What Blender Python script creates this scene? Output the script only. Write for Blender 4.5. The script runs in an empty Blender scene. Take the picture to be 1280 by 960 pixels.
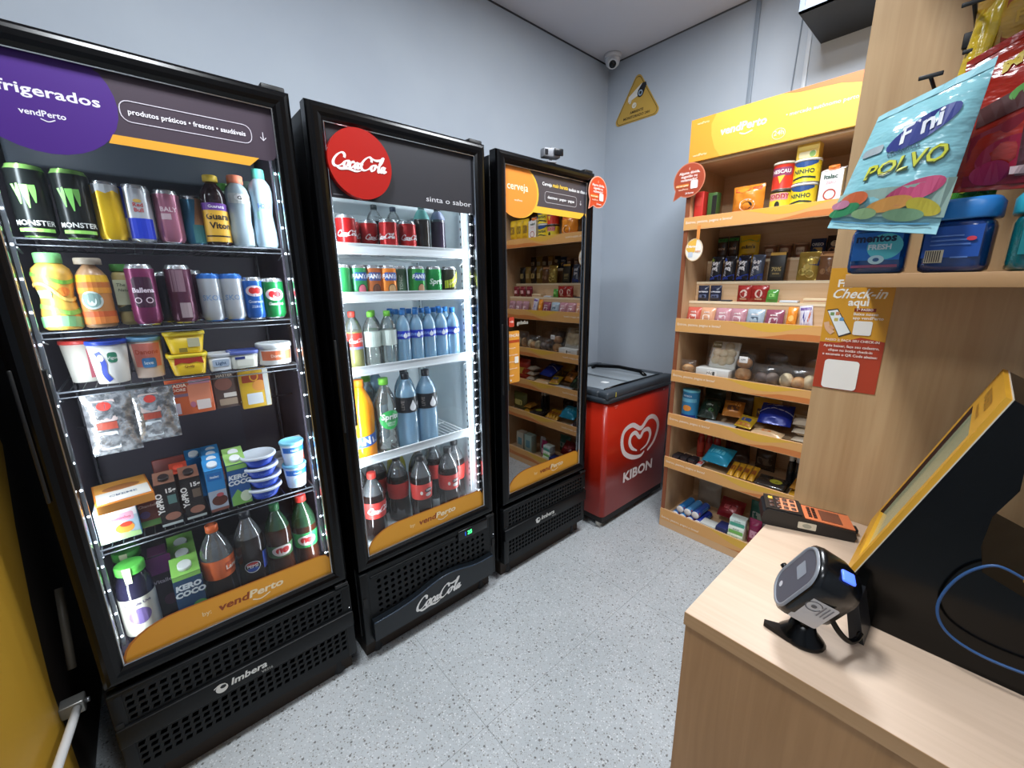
import bpy, bmesh, math, random
from mathutils import Vector, Matrix
random.seed(7)
SC = bpy.context.scene
COL = SC.collection
R = math.radians

# ------------------------------------------------------------------ camera
CAM = dict(f=517.03, pitch=13.6355, yaw=48.5907, roll=-0.6233, loc=(1.3922, -0.4120, 1.4728))
def make_camera():
    y, p, r = R(CAM['yaw']), R(CAM['pitch']), R(CAM['roll'])
    f = Vector((-math.sin(y)*math.cos(p), math.cos(y)*math.cos(p), -math.sin(p)))
    rt = Vector((math.cos(y), math.sin(y), 0)); up = rt.cross(f)
    r2 = rt*math.cos(r)+up*math.sin(r); u2 = up*math.cos(r)-rt*math.sin(r)
    cd = bpy.data.cameras.new('camera'); cd.sensor_width = 36; cd.lens = 36*CAM['f']/1280
    cd.clip_start = .01; cd.clip_end = 50
    o = bpy.data.objects.new('camera', cd); COL.objects.link(o)
    m = Matrix((r2, u2, -f)).transposed().to_4x4(); m.translation = Vector(CAM['loc'])
    o.matrix_world = m; SC.camera = o
make_camera()

# ------------------------------------------------------------------ world, light, exposure
w = bpy.data.worlds.new('world'); SC.world = w; w.use_nodes = True
w.node_tree.nodes['Background'].inputs[0].default_value = (.75, .82, .95, 1)
w.node_tree.nodes['Background'].inputs[1].default_value = .25
SC.view_settings.view_transform = 'Standard'; SC.view_settings.look = 'None'
SC.view_settings.gamma = 1.0; SC.view_settings.use_curve_mapping = False
SC.view_settings.exposure = 0.0
try:
    SC.cycles.transparent_max_bounces = 32; SC.cycles.max_bounces = 8
    SC.cycles.use_denoising = True; SC.cycles.caustics_reflective = False; SC.cycles.caustics_refractive = False
except Exception: pass
def area(name, loc, size, energy, col, aim=(0,0,-1), sy=None):
    l = bpy.data.lights.new(name, 'AREA'); l.energy = energy; l.color = col
    l.shape = 'RECTANGLE'; l.size = size; l.size_y = sy or size
    o = bpy.data.objects.new(name, l); COL.objects.link(o); o.location = loc
    o.rotation_euler = Vector(aim).to_track_quat('-Z', 'Y').to_euler(); return o
CEIL_Z = 2.937
LAMPS = [((.72, -.32), .30, 37), ((.80, 1.20), .50, 44), ((1.5, -1.6), .50, 15)]  # third one is an unseen fill lamp added behind the camera
for (lx, ly), ls, le in LAMPS:
    area('ceiling_light_source', (lx, ly, CEIL_Z-.03), ls, le, (.90, .95, 1.0))

# ------------------------------------------------------------------ materials
def lin(h):
    h = h.lstrip('#'); c = [int(h[i:i+2], 16)/255 for i in (0, 2, 4)]
    return tuple((x/12.92 if x <= .04045 else ((x+.055)/1.055)**2.4) for x in c)+(1,)
_M = {}
def M(col, rough=.45, metal=0, emit=0, spec=.5):
    k = (col, rough, metal, emit, spec)
    if k in _M: return _M[k]
    m = bpy.data.materials.new('mat_%d' % len(_M)); m.use_nodes = True
    b = m.node_tree.nodes['Principled BSDF']
    b.inputs['Base Color'].default_value = lin(col); b.inputs['Roughness'].default_value = rough
    b.inputs['Metallic'].default_value = metal; b.inputs['Specular IOR Level'].default_value = spec
    if emit:
        b.inputs['Emission Color'].default_value = lin(col); b.inputs['Emission Strength'].default_value = emit
    _M[k] = m; return m
def Mnoise(name, c1, c2, scale, rough=.5, bump=0, stretch=(1,1,1), detail=4, lo=.35, hi=.65, spec=.5, metal=0):
    if name in _M: return _M[name]
    m = bpy.data.materials.new(name); m.use_nodes = True; nt = m.node_tree; N = nt.nodes; L = nt.links
    b = N['Principled BSDF']; tc = N.new('ShaderNodeTexCoord'); mp = N.new('ShaderNodeMapping')
    mp.inputs['Scale'].default_value = stretch; L.new(tc.outputs['Object'], mp.inputs[0])
    n = N.new('ShaderNodeTexNoise'); n.inputs['Scale'].default_value = scale; n.inputs['Detail'].default_value = detail
    L.new(mp.outputs[0], n.inputs[0]); r = N.new('ShaderNodeValToRGB')
    r.color_ramp.elements[0].position = lo; r.color_ramp.elements[1].position = hi
    r.color_ramp.elements[0].color = lin(c1); r.color_ramp.elements[1].color = lin(c2)
    L.new(n.outputs['Fac'], r.inputs[0]); L.new(r.outputs[0], b.inputs['Base Color'])
    b.inputs['Roughness'].default_value = rough; b.inputs['Specular IOR Level'].default_value = spec
    b.inputs['Metallic'].default_value = metal
    if bump:
        bp = N.new('ShaderNodeBump'); bp.inputs['Strength'].default_value = bump; bp.inputs['Distance'].default_value = .002
        L.new(n.outputs['Fac'], bp.inputs['Height']); L.new(bp.outputs[0], b.inputs['Normal'])
    _M[name] = m; return m
def wood(name, c1, c2, axis, rough=.45):
    """laminate oak: long streaks along axis plus broader bands"""
    if name in _M: return _M[name]
    m = bpy.data.materials.new(name); m.use_nodes = True; nt = m.node_tree; N = nt.nodes; L = nt.links
    b = N['Principled BSDF']; tc = N.new('ShaderNodeTexCoord')
    st = {'x': (.6, 14, 14), 'y': (14, .6, 14), 'z': (14, 14, .6)}[axis]
    fs = []
    for sc_, k in ((6, 1), (1.3, .5)):
        mp = N.new('ShaderNodeMapping'); mp.inputs['Scale'].default_value = tuple(s*k if s > 1 else s for s in st)
        L.new(tc.outputs['Object'], mp.inputs[0]); n = N.new('ShaderNodeTexNoise')
        n.inputs['Scale'].default_value = sc_; n.inputs['Detail'].default_value = 6; n.inputs['Distortion'].default_value = .6
        L.new(mp.outputs[0], n.inputs[0]); fs.append(n)
    ad = N.new('ShaderNodeMath'); ad.operation = 'ADD'; L.new(fs[0].outputs['Fac'], ad.inputs[0]); L.new(fs[1].outputs['Fac'], ad.inputs[1])
    hf = N.new('ShaderNodeMath'); hf.operation = 'MULTIPLY'; hf.inputs[1].default_value = .5; L.new(ad.outputs[0], hf.inputs[0])
    r = N.new('ShaderNodeValToRGB'); r.color_ramp.elements[0].position = .32; r.color_ramp.elements[1].position = .66
    r.color_ramp.elements[0].color = lin(c1); r.color_ramp.elements[1].color = lin(c2)
    L.new(hf.outputs[0], r.inputs[0]); L.new(r.outputs[0], b.inputs['Base Color']); b.inputs['Roughness'].default_value = rough
    b.inputs['Specular IOR Level'].default_value = .35
    _M[name] = m; return m
def glassy(name, tint, fac, rough=.0, body=None, mult=1.2):
    """thin clear sheet: tinted see-through mixed with a gloss whose share grows at grazing angles"""
    if name in _M: return _M[name]
    m = bpy.data.materials.new(name); m.use_nodes = True; nt = m.node_tree; N = nt.nodes; L = nt.links
    N.remove(N['Principled BSDF']); out = N['Material Output']
    t = N.new('ShaderNodeBsdfTransparent'); t.inputs[0].default_value = lin(tint)
    g = N.new('ShaderNodeBsdfGlossy') ; g.inputs['Roughness'].default_value = rough; g.inputs[0].default_value = (1, 1, 1, 1)
    base = t
    if body:
        d = N.new('ShaderNodeBsdfPrincipled'); d.inputs['Base Color'].default_value = lin(body[0]); d.inputs['Roughness'].default_value = .25
        mx0 = N.new('ShaderNodeMixShader'); mx0.inputs[0].default_value = body[1]
        L.new(t.outputs[0], mx0.inputs[1]); L.new(d.outputs[0], mx0.inputs[2]); base = mx0
    mx = N.new('ShaderNodeMixShader')
    lw = N.new('ShaderNodeFresnel'); lw.inputs[0].default_value = 1.45
    ml = N.new('ShaderNodeMath'); ml.operation = 'MULTIPLY_ADD'; ml.inputs[1].default_value = mult; ml.inputs[2].default_value = fac; ml.use_clamp = True
    L.new(lw.outputs[0], ml.inputs[0]); L.new(ml.outputs[0], mx.inputs[0])
    L.new(base.outputs[0], mx.inputs[1]); L.new(g.outputs[0], mx.inputs[2]); L.new(mx.outputs[0], out.inputs[0])
    _M[name] = m; return m
def terrazzo():
    m = bpy.data.materials.new('terrazzo'); m.use_nodes = True; nt = m.node_tree; N = nt.nodes; L = nt.links
    b = N['Principled BSDF']; gm = N.new('ShaderNodeNewGeometry')
    cur = None
    n = N.new('ShaderNodeTexNoise'); n.inputs['Scale'].default_value = 2.2; n.inputs['Detail'].default_value = 5; L.new(gm.outputs['Position'], n.inputs[0])
    r = N.new('ShaderNodeValToRGB'); r.color_ramp.elements[0].color = lin('b0b6b9'); r.color_ramp.elements[1].color = lin('c0c5c8')
    r.color_ramp.elements[0].position = .35; r.color_ramp.elements[1].position = .7
    L.new(n.outputs['Fac'], r.inputs[0]); cur = r.outputs[0]
    for sc_, th, size, c in ((75, .80, .30, '4a4640'), (120, .72, .32, '77726a'), (230, .6, .35, '8f8d8a'), (150, .75, .4, 'dadddf')):
        v = N.new('ShaderNodeTexVoronoi'); v.inputs['Scale'].default_value = sc_; L.new(gm.outputs['Position'], v.inputs['Vector'])
        sp = N.new('ShaderNodeSeparateColor'); L.new(v.outputs['Color'], sp.inputs[0])
        a = N.new('ShaderNodeMath'); a.operation = 'GREATER_THAN'; a.inputs[1].default_value = th; L.new(sp.outputs[0], a.inputs[0])
        d = N.new('ShaderNodeMath'); d.operation = 'LESS_THAN'; d.inputs[1].default_value = size; L.new(v.outputs['Distance'], d.inputs[0])
        k = N.new('ShaderNodeMath'); k.operation = 'MULTIPLY'; L.new(a.outputs[0], k.inputs[0]); L.new(d.outputs[0], k.inputs[1])
        k2 = N.new('ShaderNodeMath'); k2.operation = 'MULTIPLY'; L.new(k.outputs[0], k2.inputs[0]); k2.inputs[1].default_value = .75
        mx = N.new('ShaderNodeMixRGB'); L.new(k2.outputs[0], mx.inputs[0]); L.new(cur, mx.inputs[1]); mx.inputs[2].default_value = lin(c); cur = mx.outputs[0]
    L.new(cur, b.inputs['Base Color']); b.inputs['Roughness'].default_value = .38; b.inputs['Specular IOR Level'].default_value = .4
    return m
WALL = Mnoise('wall_paint', 'b2bbc6', 'b7c0ca', 3, .75, .05)
CEILM = Mnoise('ceiling_paint', 'd4d2d8', 'd8d6dc', 2, .8)
BLACK = M('040405', .24, 0, 0, .28); BLACKM = M('08090a', .5); DARK = M('08080a', .6)
CHROME = M('c8ccd0', .18, 1); STEEL = M('9a9ea2', .35, .8)
OAK_Z = wood('oak_upright', 'b08c62', 'c8a67c', 'z'); OAK_X = wood('oak_along', 'c3a88f', 'd6bca4', 'x')
OAK_DIM = wood('oak_front_dim', '9a7046', 'b08458', 'z'); OAK_E = wood('oak_edge', 'aa8256', 'bd946a', 'x')  # counter front darker than its top: the dimmer light is in the colour
RACKW = wood('rack_wood', 'c9a47c', 'dcbd98', 'x'); RACKV = wood('rack_wood_upright', 'c39d76', 'd6b48e', 'z')
GLASS = glassy('door_glass', 'fdfeff', .0, mult=.45); GLASSR = glassy('reflective_glass', '8f9088', .25)
CLEAR = glassy('clear_pet', 'f4f8f6', .03, .05, ('eef6f0', .10)); GREYPET = glassy('grey_pet', 'dfe3e5', .04, .05, ('c4cace', .18))
WATER = glassy('blue_pet', 'e6f5ff', .05, .08, ('a8dafc', .44)); GREENPET = glassy('green_pet', '8fbb96', .02, .06, ('3f6a4a', .4))
SHRINK = glassy('clear_wrap', 'fdfdfd', .02, .16, ('f0f0f0', .03), .7)
TERR = terrazzo()

# ------------------------------------------------------------------ mesh builder
class MB:
    def __init__(s): s.v = []; s.f = []; s.m = []; s.sm = []; s.mats = []
    def mi(s, m):
        if m not in s.mats: s.mats.append(m)
        return s.mats.index(m)
    def add(s, vs, fs, m, smooth=False):
        b = len(s.v); s.v += [tuple(v) for v in vs]; k = s.mi(m)
        for f in fs: s.f.append([b+i for i in f]); s.m.append(k); s.sm.append(smooth)
    def box(s, x0, y0, z0, x1, y1, z1, m, c=0):
        if x0 > x1: x0, x1 = x1, x0
        if y0 > y1: y0, y1 = y1, y0
        if z0 > z1: z0, z1 = z1, z0
        if not c:
            vs = [(x, y, z) for x in (x0, x1) for y in (y0, y1) for z in (z0, z1)]
            s.add(vs, [(0,1,3,2), (4,6,7,5), (0,4,5,1), (2,3,7,6), (0,2,6,4), (1,5,7,3)], m); return
        c = min(c, (x1-x0)/2.01, (y1-y0)/2.01, (z1-z0)/2.01)
        bm = bmesh.new(); bmesh.ops.create_cube(bm, size=1)
        for v in bm.verts: v.co = Vector((x0+(v.co.x+.5)*(x1-x0), y0+(v.co.y+.5)*(y1-y0), z0+(v.co.z+.5)*(z1-z0)))
        bmesh.ops.bevel(bm, geom=bm.edges[:], offset=c, segments=2, profile=.5, affect='EDGES')
        s.bm(bm, m, True)
    def bm(s, bm, m, smooth=False):
        bm.verts.ensure_lookup_table(); bm.verts.index_update()
        s.add([v.co[:] for v in bm.verts], [[v.index for v in f.verts] for f in bm.faces], m, smooth); bm.free()
    def lathe(s, prof, m, seg=20, c=(0,0,0), smooth=True, mats=None, sq=None):
        """prof: list of (r,z). mats: list per segment. sq: (a,b) superellipse half extents"""
        n = len(prof); vs = []
        for r, z in prof:
            for i in range(seg):
                a = 2*math.pi*i/seg; ca, sa = math.cos(a), math.sin(a)
                if sq:
                    e = sq[2]; k = (abs(ca)**e+abs(sa)**e)**(-1/e)
                    vs.append((c[0]+r*k*ca*sq[0], c[1]+r*k*sa*sq[1], c[2]+z))
                else: vs.append((c[0]+r*ca, c[1]+r*sa, c[2]+z))
        for j in range(n-1):
            fs = [(j*seg+i, j*seg+(i+1) % seg, (j+1)*seg+(i+1) % seg, (j+1)*seg+i) for i in range(seg)]
            if j == 0: s.add(vs, fs, mats[0] if mats else m, smooth)
            else:
                b = len(s.v)-len(vs); k = s.mi(mats[j] if mats else m)
                for f in fs: s.f.append([b+i for i in f]); s.m.append(k); s.sm.append(smooth)
        b = len(s.v)-len(vs)
        if prof[0][0] > 1e-5: s.f.append([b+i for i in range(seg)][::-1]); s.m.append(s.mi(mats[0] if mats else m)); s.sm.append(False)
        if prof[-1][0] > 1e-5: s.f.append([b+(n-1)*seg+i for i in range(seg)]); s.m.append(s.mi(mats[-1] if mats else m)); s.sm.append(False)
    def tube(s, pts, r, m, seg=8, cap=True):
        pts = [Vector(p) for p in pts]; vs = []; n = len(pts)
        for i, p in enumerate(pts):
            t = (pts[min(i+1, n-1)]-pts[max(i-1, 0)]).normalized()
            a = t.cross(Vector((0, 0, 1)))
            if a.length < .05: a = t.cross(Vector((0, 1, 0)))
            a.normalize(); b = t.cross(a)
            for k in range(seg):
                an = 2*math.pi*k/seg; vs.append(p+a*r*math.cos(an)+b*r*math.sin(an))
        fs = [(j*seg+i, j*seg+(i+1) % seg, (j+1)*seg+(i+1) % seg, (j+1)*seg+i) for j in range(n-1) for i in range(seg)]
        if cap: fs += [tuple(range(seg))[::-1], tuple((n-1)*seg+i for i in range(seg))]
        s.add(vs, fs, m, seg > 5)
    def prism(s, poly, d0, d1, m, axis='x', smooth=False):
        n = len(poly); mk = {'x': lambda a, b, d: (d, a, b), 'y': lambda a, b, d: (a, d, b), 'z': lambda a, b, d: (a, b, d)}[axis]
        vs = [mk(a, b, d0) for a, b in poly]+[mk(a, b, d1) for a, b in poly]
        s.add(vs, [tuple(range(n))[::-1], tuple(range(n, 2*n))], m)
        b = len(s.v)-2*n; k = s.mi(m)
        for i in range(n): s.f.append([b+i, b+(i+1) % n, b+n+(i+1) % n, b+n+i]); s.m.append(k); s.sm.append(smooth)
    def build(s, name, parent=None, loc=None, rot=None):
        me = bpy.data.meshes.new(name); me.from_pydata(s.v, [], s.f)
        for m in s.mats: me.materials.append(m)
        me.polygons.foreach_set('material_index', s.m); me.polygons.foreach_set('use_smooth', s.sm); me.update()
        o = bpy.data.objects.new(name, me); COL.objects.link(o)
        if parent: o.parent = parent
        if loc: o.location = loc
        if rot: o.rotation_euler = rot
        return o
def tag(o, label=None, cat=None, group=None, kind=None):
    if label: o['label'] = label
    if cat: o['category'] = cat
    if group: o['group'] = group
    if kind: o['kind'] = kind
    return o
def thing(name, label, cat, loc=(0,0,0), rot=0, group=None):
    o = bpy.data.objects.new(name, None); COL.objects.link(o); o.empty_display_size = .05
    o.location = loc; o.rotation_euler = rot if isinstance(rot, (tuple, list)) else (0, 0, rot)
    return tag(o, label, cat, group)
def struct(o): o['kind'] = 'structure'; return o

# ------------------------------------------------------------------ lettering and flat print
_T = {}
def glyphs(s, bold=0):
    k = (s, bold)
    if k not in _T:
        c = bpy.data.curves.new('t', 'FONT'); c.body = s; c.resolution_u = 2; c.size = 1; c.offset = bold
        o = bpy.data.objects.new('t', c); me = bpy.data.meshes.new_from_object(o)
        vs = [(v.co.x, v.co.y) for v in me.vertices]; fs = [tuple(p.vertices) for p in me.polygons]
        bpy.data.objects.remove(o); bpy.data.meshes.remove(me); bpy.data.curves.remove(c)
        xs = [v[0] for v in vs] or [0]; _T[k] = (vs, fs, min(xs), max(xs))
    return _T[k]
def catmull(pts, n=5):
    out = []; P = [pts[0]]+list(pts)+[pts[-1]]
    for i in range(1, len(P)-2):
        p0, p1, p2, p3 = P[i-1:i+3]
        for k in range(n):
            t = k/n
            out.append(tuple(.5*((2*p1[j])+(-p0[j]+p2[j])*t+(2*p0[j]-5*p1[j]+4*p2[j]-p3[j])*t*t+(-p0[j]+3*p1[j]-3*p2[j]+p3[j])*t**3) for j in range(len(p1))))
    out.append(tuple(P[-2])); return out
class Print:
    """flat print laid on a surface: fn(u, v, h) -> point"""
    def __init__(s, fn, curved=0, h0=.0003, dh=.00018, fill=None): s.fn = fn; s.mb = MB(); s.h = h0; s.dh = dh; s.c = curved
    def _put(s, vs, fs, col, bump=True):
        m = col if not isinstance(col, str) else M(col, .42)
        s.mb.add([s.fn(u, v, s.h) for u, v in vs], fs, m)
        if bump: s.h += s.dh
    def poly(s, pts, col):
        if not s.c: s._put(pts, [tuple(range(len(pts)))], col); return s
        us = [p[0] for p in pts]; a, b = min(us), max(us); n = max(1, int((b-a)/s.c)+1)
        vs = []; fs = []
        for i in range(n):
            q = pts
            for lim, sg in ((a+(b-a)*i/n, 1), (a+(b-a)*(i+1)/n, -1)):
                o = []
                for k in range(len(q)):
                    p0, p1 = q[k-1], q[k]; d0, d1 = (p0[0]-lim)*sg, (p1[0]-lim)*sg
                    if (d0 < 0) != (d1 < 0):
                        t = d0/(d0-d1); o.append((lim, p0[1]+(p1[1]-p0[1])*t))
                    if d1 >= 0: o.append(p1)
                q = o
                if not q: break
            if len(q) > 2: fs.append(tuple(range(len(vs), len(vs)+len(q)))); vs += q
        s._put(vs, fs, col); return s
    def rect(s, u0, v0, u1, v1, col): return s.poly([(u0, v0), (u1, v0), (u1, v1), (u0, v1)], col)
    def rrect(s, u0, v0, u1, v1, r, col):
        p = []
        for cx, cy, a0 in ((u1-r, v1-r, 0), (u0+r, v1-r, 90), (u0+r, v0+r, 180), (u1-r, v0+r, 270)):
            p += [(cx+r*math.cos(R(a0+k*22.5)), cy+r*math.sin(R(a0+k*22.5))) for k in range(5)]
        return s.poly(p, col)
    def ell(s, u, v, a, b, col, rot=0, n=24):
        ca, sa = math.cos(rot), math.sin(rot)
        return s.poly([(u+a*math.cos(t)*ca-b*math.sin(t)*sa, v+a*math.cos(t)*sa+b*math.sin(t)*ca) for t in [2*math.pi*k/n for k in range(n)]], col)
    def stroke(s, pts, wd, col, smooth=True, bump=True, pen=None):
        q = catmull(pts) if smooth else list(pts)
        vs = []; fs = []
        for i, p in enumerate(q):
            a, b = q[max(i-1, 0)], q[min(i+1, len(q)-1)]; dx, dy = b[0]-a[0], b[1]-a[1]; l = math.hypot(dx, dy) or 1
            ww = (p[2] if len(p) > 2 else 1)*wd/2
            if pen is not None: ww *= .35+.65*abs(math.sin(math.atan2(dy, dx)-pen))
            vs += [(p[0]-dy/l*ww, p[1]+dx/l*ww), (p[0]+dy/l*ww, p[1]-dx/l*ww)]
        fs = [(2*i, 2*i+1, 2*i+3, 2*i+2) for i in range(len(q)-1)]
        m = col if not isinstance(col, str) else M(col, .42); e = 4e-6
        s.mb.add([s.fn(u, v, s.h+(i//2)*e) for i, (u, v) in enumerate(vs)], fs, m); s.h += len(q)*e
        if bump: s.h += s.dh
        return s
    def ring(s, u, v, a, b, wd, col, n=28):
        vs = []
        for k in range(n):
            t = 2*math.pi*k/n; vs += [(u+a*math.cos(t), v+b*math.sin(t)), (u+(a-wd)*math.cos(t), v+(b-wd)*math.sin(t))]
        s._put(vs, [(2*k, 2*k+1, (2*k+3) % (2*n), (2*k+2) % (2*n)) for k in range(n)], col); return s
    def outline(s, u0, v0, u1, v1, r, wd, col):
        p = []
        for cx, cy, a0 in ((u1-r, v1-r, 0), (u0+r, v1-r, 90), (u0+r, v0+r, 180), (u1-r, v0+r, 270)):
            p += [(cx+r*math.cos(R(a0+k*22.5)), cy+r*math.sin(R(a0+k*22.5))) for k in range(5)]
        return s.stroke(p+[p[0]], wd, col, smooth=False)
    def text(s, t, u, v, size, col, bold=.0, shear=0, align='c', rot=0, width=None):
        vs, fs, x0, x1 = glyphs(t, bold); ca, sa = math.cos(rot), math.sin(rot)
        k = size*1.38; kx = k if width is None else width/(x1-x0)
        off = {'c': (x0+x1)/2, 'l': x0, 'r': x1}[align]
        o = []
        for x, y in vs:
            a, b = (x-off)*kx+y*shear*k, y*k; o.append((u+a*ca-b*sa, v+a*sa+b*ca))
        s._put(o, fs, col); return s
    def coke(s, u, v, wd, col):
        """the flowing script, drawn with a slanted pen; wd = overall width"""
        k = wd/10.2
        C = [(1.95, 1.75), (1.9, 2.25), (1.4, 2.5), (.75, 2.05), (.3, 1.2), (.42, .45), (1.0, .25), (1.7, .6), (2.15, 1.15)]
        o_ = [(2.75, 1.3), (2.3, 1.25), (2.1, .75), (2.3, .35), (2.65, .55), (2.8, 1.05), (2.7, 1.35), (3.0, 1.2), (3.2, 1.2)]
        c_ = [(3.7, 1.1), (3.5, 1.35), (3.15, 1.0), (3.1, .5), (3.4, .33), (3.8, .7), (4.0, 1.0)]
        a_ = [(4.4, 1.3), (4.05, 1.15), (3.95, .6), (4.15, .33), (4.4, .75), (4.55, 1.3), (4.45, .65), (4.65, .35), (4.95, .7)]
        l_ = [(3.2, .9), (3.75, 1.8), (3.95, 2.6), (3.75, 2.65), (3.5, 1.6), (3.45, .6), (3.65, .3), (3.95, .8)]
        L = [(C, 0), (o_, 0), (c_, 0), (a_, 0), (C, 4.75), (o_, 4.75), (l_, 4.75), (a_, 4.75)]
        for P, dx in L:
            s.stroke([((x+dx+.28*y-5.3)*k+u, (y-1.3)*k+v) for x, y in P], .50*k, col, bump=False, pen=R(25))
        s.stroke([((x-5)*k+u, (y-1.3)*k+v) for x, y in ((4.75, 1.15), (5.35, 1.22))], .36*k, col, bump=False); s.h += .00004
        s.stroke([((x-5)*k+u, (y-1.3)*k+v, w_) for x, y, w_ in ((.55, .35, .5), (1.2, -.05, 1), (2.6, .12, .9), (3.9, -.12, .8), (4.9, .1, .2))], .42*k, col, bump=False); s.h += .00004
        s.stroke([((x-5)*k+u, (y-1.3)*k+v, w_) for x, y, w_ in ((6.9, 2.5, .2), (7.6, 2.15, 1), (8.5, 2.3, 1), (9.4, 2.75, .3))], .34*k, col)
        return s
    def build(s, name, parent): return s.mb.build(name, parent)
def art(P, H, items):
    """items in units of the item's height H"""
    for i in items:
        k, a = i[0], i[1:]
        if k == 't': P.text(a[0], a[1]*H, a[2]*H, a[3]*H*.86, a[4], a[5] if len(a) > 5 else .01, a[6] if len(a) > 6 else 0, rot=a[7] if len(a) > 7 else 0)
        elif k == 'e': P.ell(a[0]*H, a[1]*H, a[2]*H, a[3]*H, a[4], a[5] if len(a) > 5 else 0)
        elif k == 'r': P.rect(a[0]*H, a[1]*H, a[2]*H, a[3]*H, a[4])
        elif k == 'R': P.ring(a[0]*H, a[1]*H, a[2]*H, a[3]*H, a[4]*H, a[5])
        elif k == 'p': P.poly([(x*H, y*H) for x, y in a[0]], a[1])
        elif k == 's': P.stroke([(q[0]*H, q[1]*H)+tuple(q[2:]) for q in a[0]], a[1]*H, a[2])
        elif k == 'c': P.coke(a[0]*H, a[1]*H, a[2]*H, a[3])
        elif k == 'w': P.rrect(a[0]*H, a[1]*H, a[2]*H, a[3]*H, a[4]*H, a[5])
FX = lambda x0: (lambda u, v, h: (x0+h, u, v))
FY = lambda y0: (lambda u, v, h: (u, y0-h, v))
FZ = lambda z0: (lambda u, v, h: (u, v, z0+h))

# ------------------------------------------------------------------ products (front faces local +X, base at z = 0)
def can(loc, label, col, a=(), r=.033, H=.122, rot=0, name='soda_can', lid='c9ccd0', bands=None, group=None, metal=.35, cat='can', neck=None):
    t = thing(name, label, cat, loc, rot, group); b = MB()
    cm = M(col, .28, metal); nk = M(neck, .28, metal) if neck else M('c4c8cc', .25, .8)
    pr = [(r*.74, 0), (r*.80, .004), (r, .014), (r, H*.3), (r, H*.6), (r, H-.010), (r*.86, H-.002), (r*.86, H)]
    ms = [nk, cm, cm, cm, cm, nk, nk]
    if bands:
        pr = [(r*.74, 0), (r*.80, .004), (r, .014)]; ms = [nk, cm]
        for z1, c in bands: pr.append((r, z1*H)); ms.append(M(c, .28, metal))
        pr += [(r*.84, H-.003), (r*.86, H)]; ms += [nk, nk]
        pr[len(pr)-3] = (r, H-.016)
    b.lathe(pr, cm, 22, mats=ms); b.build('body', t)
    l = MB(); lm = M(lid, .25, .8); l.lathe([(r*.80, H-.004), (r*.80, H-.0015), (r*.85, H+.0008)], lm, 18); l.box(-.004, -.004, H-.001, .012, .004, H+.0015, lm)
    l.build('lid', t)
    if a:
        P = Print(lambda u, v, h: ((r+h)*math.cos(u/r), (r+h)*math.sin(u/r), v), r*.35); art(P, H, a); P.build('printed_label', t)
    return t
PROF = {
 'soda': [(.80, 0), (.98, .03), (1, .08), (.98, .22), (.92, .33), (.94, .40), (1, .50), (1, .62), (.93, .70), (.72, .79), (.48, .86), (.34, .90), (.33, .925)],
 'straight': [(.82, 0), (.98, .02), (1, .06), (.97, .10), (1, .14), (1, .40), (.96, .45), (1, .50), (1, .68), (.94, .75), (.70, .83), (.42, .89), (.36, .92)],
 'sport': [(.80, 0), (.95, .03), (1, .2), (.9, .36), (.96, .5), (1.0, .56), (1.06, .60), (1.04, .74), (.85, .83), (.55, .885), (.52, .90)],
 'wide': [(.84, 0), (.96, .02), (1, .06), (.98, .2), (.84, .38), (.82, .45), (.97, .6), (1, .72), (.9, .8), (.62, .86), (.5, .88)],
 'jug': [(.9, 0), (1, .03), (1, .6), (.96, .70), (.75, .80), (.66, .84)],
 'beer': [(.9, 0), (1, .02), (1, .5), (.95, .58), (.55, .72), (.42, .8), (.38, .96)],
}
def bottle(loc, label, prof, r, H, body, cap, fill=None, fillz=.8, band=None, a=(), rot=0, name='soda_bottle', group=None, capr=None, cat='bottle', capz=None, neck=None):
    """body, fill: materials above / below fillz. band: (z0, z1, colour)"""
    t = thing(name, label, cat, loc, rot, group); P0 = PROF[prof]; ms = []
    pr = [(p*r, z*H) for p, z in P0]
    for i in range(len(pr)-1):
        zm = (P0[i][1]+P0[i+1][1])/2; ms.append(fill if (fill and zm < fillz) else body)
    b = MB(); b.lathe(pr, body, 22, mats=ms); b.build('body', t)
    zc = P0[-1][1]*H-.002; rc = capr or P0[-1][0]*r*1.15; c = MB()
    c.lathe([(rc, zc), (rc, (capz or 1)*H-.002), (rc*.9, (capz or 1)*H)], M(cap, .4), 14); c.build('cap', t)
    def rad(z):
        for (r0, z0), (r1, z1) in zip(pr, pr[1:]):
            if z <= z1: return r0+(r1-r0)*max(0, z-z0)/max(z1-z0, 1e-6)
        return pr[-1][0]
    if band:
        z0, z1, bc = band; n = 4; m = bc if not isinstance(bc, str) else M(bc, .4)
        w_ = MB(); vs = [(rad((z0+(z1-z0)*k/n)*H)+.0006, (z0+(z1-z0)*k/n)*H) for k in range(n+1)]
        seg = 22; V = [(q*math.cos(2*math.pi*i/seg), q*math.sin(2*math.pi*i/seg), z) for q, z in vs for i in range(seg)]
        w_.add(V, [(j*seg+i, j*seg+(i+1) % seg, (j+1)*seg+(i+1) % seg, (j+1)*seg+i) for j in range(n) for i in range(seg)], m, True); w_.build('wrap_label', t)
    if a:
        P = Print(lambda u, v, h: ((rad(v)+.0006+h)*math.cos(u/r), (rad(v)+.0006+h)*math.sin(u/r), v), r*.3); art(P, H, a); P.build('printed_label', t)
    return t
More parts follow.
